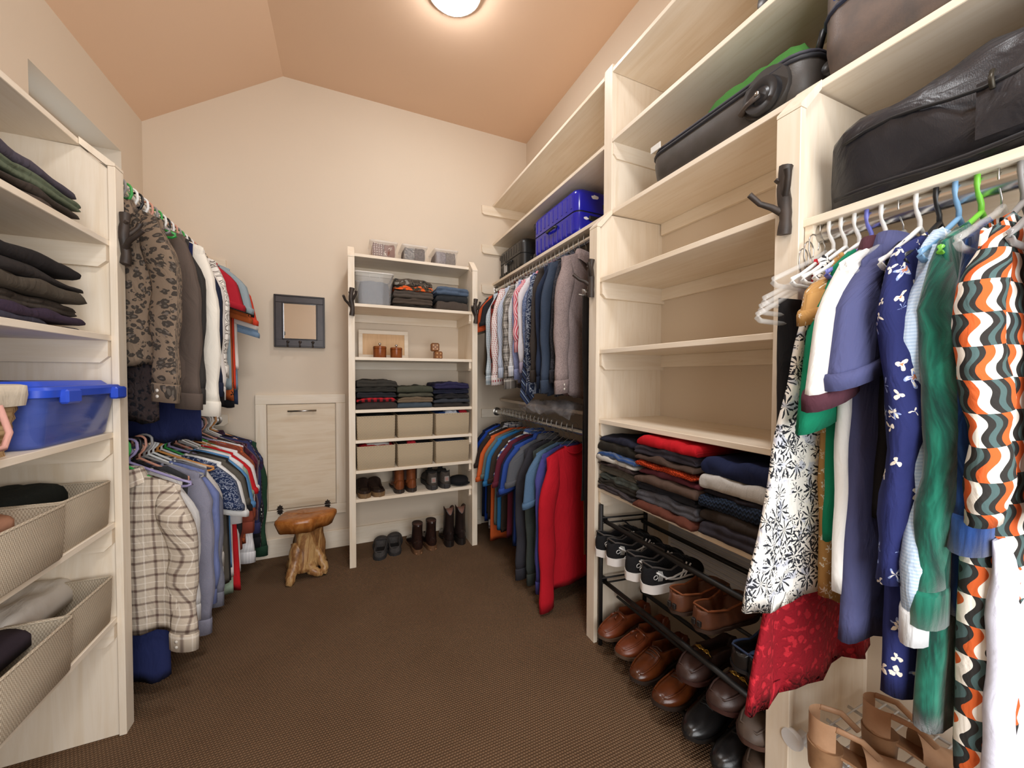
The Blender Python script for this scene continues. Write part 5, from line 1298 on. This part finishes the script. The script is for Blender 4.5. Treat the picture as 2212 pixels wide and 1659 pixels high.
def ex_shaft(m, h, r, lean=0, vcut=0., lining=None, gore=None, tab=None):
    def f(o, g):
        cx, w_, z0, hh, y = g(.22); L = o['_L'] if '_L' in o.keys() else .29
        rows = []; NSG = 24; n = 9
        for i in range(n+1):
            s = i/n; z = z0+.03+(h-.03)*s; ra = r*(1.12-.22*math.sin(PI*min(1, s*1.3)*.5)+.10*s); cy = y-.004+lean*s+.012*(1-s)
            row = []
            for k in range(NSG):
                q = 2*PI*k/NSG; v = vcut*(abs(math.sin(q))**6)*s**4
                row.append((cx+ra*.82*math.cos(q), cy+ra*1.15*math.sin(q), z-v))
            rows.append(row)
        inn = [[(cx+(p[0]-cx)*(.92-dz*2), cy+(p[1]-cy)*(.92-dz*2), p[2]-.002-dz) for p in rows[-1]] for dz in (0, .05)]
        MB().grid(rows+inn[:1], None, True, False).obj('shaft', m, o, True)
        MB().grid([inn[0], inn[1], [(cx+(p[0]-cx)*.8, cy+(p[1]-cy)*.8, p[2]-.06) for p in inn[1]]], None, True, True).obj('lining', lining or plain('#6a4a38', .8), o, True)
        if gore:
            for s in (-1, 1): MB().box(cx+s*r*.80, cx+s*r*.96, y-.018, y+.022, z0+.05, z0+h-.012, .004).obj('elastic_gore', gore, o)
        if tab: MB().box(cx-.008, cx+.008, y-.045+lean, y-.04+lean, z0+h-.02, z0+h+.016, .002).obj('pull_tab', tab, o)
    return f
BK = leather('#1c1a1a', '#0c0b0b', .25); WS = plain('#e4e0dc', .5)
TN = leather('#6e3418', '#4a2210', .34); BRN = leather('#54280f', '#2c150a', .22); DKB = leather('#3a2620', '#221613', .4); TPE = leather('#4f4036', '#382c26', .55); MOC = leather('#683e28', '#4a2c1e', .5)
HB = [(0, .055), (.08, .065), (.3, .05), (.5, .064), (.58, .064), (.7, .047), (.85, .034), (.95, .025), (1, .008)]
HLOW = [(0, .045), (.1, .05), (.3, .04), (.5, .05), (.58, .056), (.7, .05), (.85, .042), (.95, .030), (1, .008)]
HSN = [(0, .05), (.05, .068), (.12, .066), (.3, .046), (.45, .062), (.55, .078), (.65, .066), (.8, .048), (.92, .036), (1, .010)]
GS = 'shoes on the rack'
# tennis shoes: heels towards the aisle (toe -> +x)
KN = fab('weave', ('#232326', '#141416'), p=.004)
for i, (y, lab) in enumerate(((1.325, 'black and white tennis shoe nearest the shelf post'), (1.245, 'black and white tennis shoe, second from the shelf post'), (1.125, 'black and white tennis shoe, third from the shelf post'), (1.035, 'black and white tennis shoe next to the moccasins'))):
    shoe('tennis_shoe', lab, (.985-.004*i, y, .425), -PI/2+.04, KN, WS, L=.30, W=.052, sole=.028, H=HSN, op=(.05, .52), group=GS, collar=plain('#4a4542', .8), insole=plain('#20232c', .9), extras=(ex_laces('#2a2a2c'), ex_tongue(plain('#2b2b30', .8)), ex_tennis()))
for i, (y, lab) in enumerate(((.905, 'brown leather moccasin beside the tennis shoes'), (.81, 'brown leather moccasin beside the red lace dress'))):
    shoe('moccasin', lab, (.975, y, .425), -PI/2+.06, MOC, leather('#3c2a20', '#2a1c16', .6), L=.28, W=.054, sole=.008, H=[(0, .055), (.08, .06), (.3, .05), (.5, .058), (.58, .062), (.7, .056), (.85, .046), (.95, .034), (1, .008)], op=(.04, .58), group=GS, collar=leather('#8a5030', '#6c3c22', .45), insole=leather('#8a6a4c', '#6e5038', .7),
         extras=(ex_seam(leather('#8a5838', '#6c3c22', .5)), lambda o, g: [MB().box(-.017+.018*k, -.004+.018*k, -.006, .004, .016, .034, .002).obj('heel_pad', plain('#1e1b1a', .5), o) for k in (0, 1)]))
for i, (y, lab) in enumerate(((.695, 'black driving shoe behind the red lace dress, first'), (.61+.035, 'black driving shoe behind the red lace dress, second'))):
    shoe('driving_shoe', lab, (.99, y, .38), -PI/2, BK, BLACKPL, L=.28, W=.05, sole=.008, H=HLOW, op=(.04, .58), group=GS, collar=plain('#2a3a58', .6), insole=leather('#5a3426', '#4a2a1e', .7), extras=(ex_seam(BK),))
# lower tier: toes towards the aisle
RT = PI/2
for i, (y, lab) in enumerate(((1.305, 'tan tassel loafer nearest the shelf post'), (1.195, 'tan tassel loafer beside the brown dress shoe'))):
    shoe('tassel_loafer', lab, (1.265, y, .085), RT+.05, TN, leather('#5a4636', '#3c2e24', .6), L=.29, W=.050, sole=.010, heel=.012, H=HB, op=(.04, .53), group=GS, insole=leather('#5c3420', '#3c2014', .6), extras=(ex_tassel(TN),), mirror=1-2*i)
for i, (y, lab) in enumerate(((1.085, 'burnished brown dress shoe beside the tan loafers'), (.975, 'burnished brown dress shoe beside the black pair'))):
    shoe('dress_shoe', lab, (1.255, y, .075), RT+.05, BRN, plain('#2b211c', .5), L=.30, W=.051, sole=.010, heel=.016, H=HB, op=(.04, .5), group=GS, insole=leather('#5c3420', '#3c2014', .6), extras=(ex_laces('#3a2114', .54, .66, 4), ex_seam(BRN)), mirror=1-2*i)
for i, (y, lab) in enumerate(((.885, 'dark brown loafer with gold horsebit, farther of the pair'), (.775, 'dark brown loafer with gold horsebit, nearer of the pair'))):
    shoe('horsebit_loafer', lab, (1.26, y, .215), RT+.05, DKB, leather('#3c201a', '#2a1512', .5), L=.28, W=.052, sole=.010, heel=.01, H=HLOW, op=(.04, .55), group=GS, insole=leather('#5c4030', '#3c2c20', .6), extras=(ex_seam(DKB, True),), mirror=1-2*i)
for i, (y, lab) in enumerate(((.845, 'polished black dress shoe on the lowest rack tier'), (.745, 'polished black dress shoe nearest the wood post'))):
    shoe('dress_shoe', lab, (1.265, y, .075), RT+.05, BK, plain('#1c1a19', .4), L=.31, W=.051, sole=.008, heel=.02, H=HB, op=(.04, .5), group=GS, insole=plain('#2a2020', .6), point=.25, extras=(ex_laces('#1a1a1a', .54, .66, 4),), mirror=1-2*i)
for i, (y, lab) in enumerate(((.675, 'taupe suede loafer with gold bit under the red dress'), (.655, 'taupe suede loafer lowest beside the wood post'))):
    shoe('suede_loafer', lab, (1.26, y, .20-.095*i), RT+.05, TPE, leather('#4a3128', '#33201a', .5), L=.28, W=.05, sole=.010, heel=.01, H=HLOW, op=(.04, .55), group=GS, insole=leather('#5c4030', '#3c2c20', .6), extras=(ex_seam(TPE, i == 0),))
# shoes in the bookcase
GB = 'shoes in the bookcase'
for i, (x, lab) in enumerate(((.115, 'dark brown leather clog on the bookcase shelf, left'), (.20, 'dark brown leather clog on the bookcase shelf, right'))):
    shoe('clog', lab, (x, 2.535, BZ[5]), .12, leather('#33251f', '#1c1411', .3), leather('#7a5e3e', '#3c2c1e', .6), L=.27, W=.055, sole=.026, H=[(0, .02), (.3, .022), (.44, .03), (.52, .066), (.62, .07), (.75, .06), (.9, .045), (1, .015)], op=(.0, .5), group=GB, insole=leather('#4a3828', '#2c2018', .6), mirror=1-2*i)
CH = leather('#7a4426', '#3c1f12', .3)
for i, (x, lab) in enumerate(((.327, 'tan leather ankle boot on the bookcase shelf, left'), (.408, 'tan leather ankle boot on the bookcase shelf, right'))):
    shoe('ankle_boot', lab, (x, 2.55, BZ[5]), .03, CH, plain('#2c221d', .5), L=.29, W=.047, sole=.008, heel=.016, H=HB, op=(.9, .8), group=GB, extras=(ex_shaft(CH, .145, .040, -.0, .004, leather('#6a4028', '#4a2a1a', .6), plain('#3c2820', .9), leather('#7a5438', '#5c3c28', .6)),), mirror=1-2*i)
HK = [(0, .06), (.06, .085), (.14, .088), (.3, .06), (.45, .07), (.55, .08), (.65, .066), (.8, .05), (.92, .038), (1, .010)]
for i, (x, lab) in enumerate(((.545, 'grey hiking sneaker with red heel stripes, left'), (.635, 'grey hiking sneaker with red heel stripes, right'))):
    def redtab(o, g):
        for s in (-1, 1): MB().box(s*.005-.0015, s*.005+.0015, -.0035, .001, .055, .078, .0008).obj('heel_stripe', plain('#c8402c', .5), o)
        MB().box(-.016, .016, -.003, .003, .048, .085, .003).obj('heel_counter', plain('#8a837c', .7), o)
        MB().box(-.018, .018, -.006, .003, .0, .03, .004).obj('heel_bumper', plain('#2a2625', .5), o)
    shoe('hiking_sneaker', lab, (x, 2.545, BZ[5]), 0, fab('weave', ('#5c534b', '#2c2826'), p=.006), plain('#33302e', .6), L=.29, W=.053, sole=.028, H=HK, op=(.07, .52), group=GB, collar=plain('#1c1a1a', .8), insole=plain('#3c4a68', .8), extras=(ex_laces('#2a2a2c'), ex_tongue(plain('#3a3836', .8)), redtab), mirror=1-2*i)
cap = empty('flat_cap', 'black flat cap lying beside the hiking sneakers', 'cap', (.745, 2.64, BZ[5]))
MB().lathe([(.001, .005), (.06, .003), (.068, .012), (.07, .03), (.06, .045), (.03, .055), (.001, .057)], seg=24).obj('crown', T('#1d1c1e'), cap, True)
MB().grid([[(.062*math.cos(q)*k, -.05-(.03*k)*abs(math.sin(q))*1.2, .012+.006*math.cos(2*q)) for q in [PI*j/12 for j in range(13)]] for k in (.6, 1.15)]).obj('brim', T('#1d1c1e'), cap, True)
# slippers and boots on the floor
SLF = Hh('#4e4a48', '#3a3735')
for i, (x, y, lab) in enumerate(((.195, 2.555, 'grey felt slipper on the carpet, left'), (.295, 2.58, 'grey felt slipper on the carpet, right'))):
    def mark(o, g): MB().tube([(-.004, .035, .024), (.0, .045, .024), (.005, .04, .024), (.001, .033, .024)], .0012, 5).obj('insole_mark', plain('#b8ae9a', .7), o)
    shoe('felt_slipper', lab, (x, y, 0), -.12, SLF, plain('#262424', .8), L=.29, W=.058, sole=.014, H=[(0, .035), (.1, .04), (.3, .04), (.5, .055), (.6, .062), (.75, .06), (.9, .045), (1, .015)], op=(.04, .56), group='slippers under the bookcase', collar=SLF, insole=plain('#161312', .9), mirror=1-2*i, extras=(mark,))
LB = leather('#2b1b17', '#150d0b', .2)
for i, (x, lab) in enumerate(((.445, 'dark brown lace boot with tan heel edge, left'), (.545, 'dark brown lace boot with tan heel edge, right'))):
    def welt(o, g): MB().box(-.024, .024, .002, .05, .0, .012, .004).obj('heel_cap', leather('#7a5638', '#5a3c26', .6), o)
    shoe('lace_boot', lab, (x, 2.535+.02*i, 0), .05, LB, leather('#6b4a30', '#46301f', .6), L=.29, W=.050, sole=.010, heel=.02, H=HB, op=(.9, .8), group='boots under the bookcase', extras=(ex_shaft(LB, .165, .043, .0, .0, leather('#4a2c22', '#33201a', .6)), ex_laces('#2a2018', .5, .66, 5), welt), mirror=1-2*i)
CB = leather('#241a18', '#120d0c', .28)
for i, (x, lab) in enumerate(((.665, 'dark brown cowboy boot with notched top, left'), (.752, 'dark brown cowboy boot with notched top, right'))):
    shoe('cowboy_boot', lab, (x, 2.56, 0), -.02, CB, plain('#1c1512', .5), L=.29, W=.046, sole=.007, heel=.035, H=HB, op=(.9, .8), point=.5, group='boots under the bookcase', extras=(ex_shaft(CB, .225, .045, .0, .045, leather('#7a5648', '#5c3c30', .7)),), mirror=1-2*i)

# ---------------------------------------------------------------- shoe rack
rk = empty('shoe_rack', 'black tubular metal shoe rack under the sweater shelf', 'shoe rack', (1.15, 1.0, 0))
def rp(nm, pts, r, seg=12): MB().tube([(a-1.15, b-1.0, c) for a, b, c in pts], r, seg).obj(nm, BLACKMET, rk, True)
ya, yb = 1.362, .612
for y in (ya-.0, yb):
    rp('upright', [(1.035, y, .0), (1.035, y, .628)], .0095); rp('upright', [(1.29, y, .0), (1.29, y, .60)], .0095)
    for z in (.56, .29, .055):
        for dz in (0, .022): rp('side_arm', [(1.035, y-.008*(1 if y > 1 else -1), z-.01+dz), (1.29, y-.008*(1 if y > 1 else -1), z-.03+dz)], .004, 8)
    for z in (.56, .29, .055):
        MB().lathe([(.001, -.006), (.014, -.006), (.014, .01), (.001, .01)], (1.052-1.15, y-1.0, z), 14, 'Y').obj('bar_socket', BLACKPL, rk, 40)
for z in (.555, .285, .050): rp('tier_bar', [(1.05, ya-.01, z), (1.05, yb, z)], .0095)
for z in (.525, .42, .205, .07): rp('tier_bar', [(1.262, ya-.01, z-.01 if z != .525 else z), (1.262, yb, z-.01 if z != .525 else z)], .009)
for z in (.415, .205, .066): rp('tier_bar', [(1.12, ya-.01, z-.004), (1.12, yb, z-.004)], .006)
# vent in the wall
vt = empty('wall_vent', 'white louvred wall vent behind the shoe rack', 'vent', (XR, 1.12, .44))
MB().box(-.008, 0, -.24, .20, -.10, .085, .003).obj('vent_frame', WHITEPL, vt)
for k in range(9): MB().box(-.014, -.006, -.22, .18, -.082+.018*k, -.071+.018*k, .001).obj('louvre', plain('#dfe2ea', .4), vt)

# near bay wire shelf and shoes
ws = empty('wire_shelf', 'white wire shoe shelf with round end cap beside the wood post', 'shelf', (1.05, .3, .30))
WP = plain('#dcdcdc', .4)
for x in (0, .10, .2, .3): MB().tube([(x, .255, 0), (x, -.5, 0)], .004, 8).obj('wire', WP, ws, True)
MB().box(-.004, .004, -.5, .255, -.028, 0.002, .002).obj('front_lip', WP, ws)
for k in range(30): MB().tube([(0, .24-.025*k, .004), (.3, .24-.025*k, .004)], .002, 6).obj('cross_wire', WP, ws, True)
MB().lathe([(.001, -.012), (.022, -.012), (.024, -.006), (.024, 0), (.001, .002)], (-.03, .262, -.004), 20, 'X').obj('end_cap', WP, ws, 40)
MB().box(-.032, .0, .245, .262, -.012, .01, .002).obj('bracket', WP, ws)
NU = leather('#c39a78', '#a8805f', .5)
def heel_shoe(label, loc, rz, mir):
    o = empty('heeled_sandal', label, 'shoes', loc, rz, 'nude heels on the wire shelf')
    L = .25; ts = [0, .03, .08, .15, .25, .35, .45, .55, .65, .75, .85, .93, .98, 1]
    def zz(t): return .062*(.5+.5*math.cos(PI*min(1, t/.68)))+.006
    fw = [(0, .1), (.03, .5), (.1, .62), (.3, .6), (.5, .72), (.7, .95), (.8, .95), (.92, .7), (.98, .4), (1, .08)]
    rows = []
    for t in ts:
        w_ = .042*itp(fw, t); rows.append([(-w_, t*L, zz(t)), (w_, t*L, zz(t)), (w_, t*L, zz(t)-.006), (-w_, t*L, zz(t)-.006)])
    MB().grid(rows, None, True, True).obj('footbed', leather('#b08560', '#8f6a4c', .6), o, 50)
    rows = []
    for i, t in enumerate((.38, .44, .5, .56, .62, .68, .74, .8, .86, .90)):
        w_ = .044*itp(fw, t); h = .052-.028*(t-.38)/.5; rows.append([(w_*1.02*math.cos(PI*k/12), t*L, zz(t)-.004+h*math.sin(PI*k/12)**.7) for k in range(13)])
    MB().grid(rows).obj('vamp', NU, o, True)
    rows = []
    for z in (0, .02, .045, .07): rows.append([((.0285+.004*z*10)*math.cos(q), .03+(.030+.005*z*10)*math.sin(q)*(1 if math.sin(q) > 0 else 1), zz(.1)-.004-.06+z*.86) for q in [2*PI*k/16 for k in range(16)]])
    MB().grid(rows, None, True, True).obj('block_heel', leather('#a07a58', '#6c4c34', .5), o, 50)
    rows = []
    for z in (0, .02, .045, .06): rows.append([(.030*math.cos(q), .035-.036*math.sin(q), zz(.08)+z+.0) for q in [PI*k/12 for k in range(13)]])
    MB().grid(rows).obj('heel_counter', NU, o, True)
    for s in (-1, 1): MB().tube([(s*.030, .035, zz(.1)+.055), (s*.036, .08, zz(.3)+.065), (s*.034, .115, zz(.45)+.052)], .007, 8, flat=.4).obj('strap', NU, o, True)
    return o
heel_shoe('nude leather block heel nearest the wood post', (.97, .50, .305), -2.2, 1)
heel_shoe('nude leather block heel behind its mate on the wire shelf', (1.13, .47, .305), -2.3, -1)
shoe('ballet_flat', 'black floral flat shoe on the wire shelf', (1.02, .30, .305), -2.2, fab('floral', ('#1f1a1c', '#8a5a40', '#8a5a40', '#2a2222'), s=30, r=.4), BLACKPL, L=.25, W=.042, sole=.008, H=HLOW, op=(.04, .7), insole=plain('#2a2020', .8))
shoe('black_clog', 'black shoe on the carpet below the nude heels', (1.10, .50, 0), -PI/2+.2, BK, BLACKPL, L=.27, W=.05, sole=.02, H=HB, op=(.04, .5), insole=plain('#201c1c', .8))
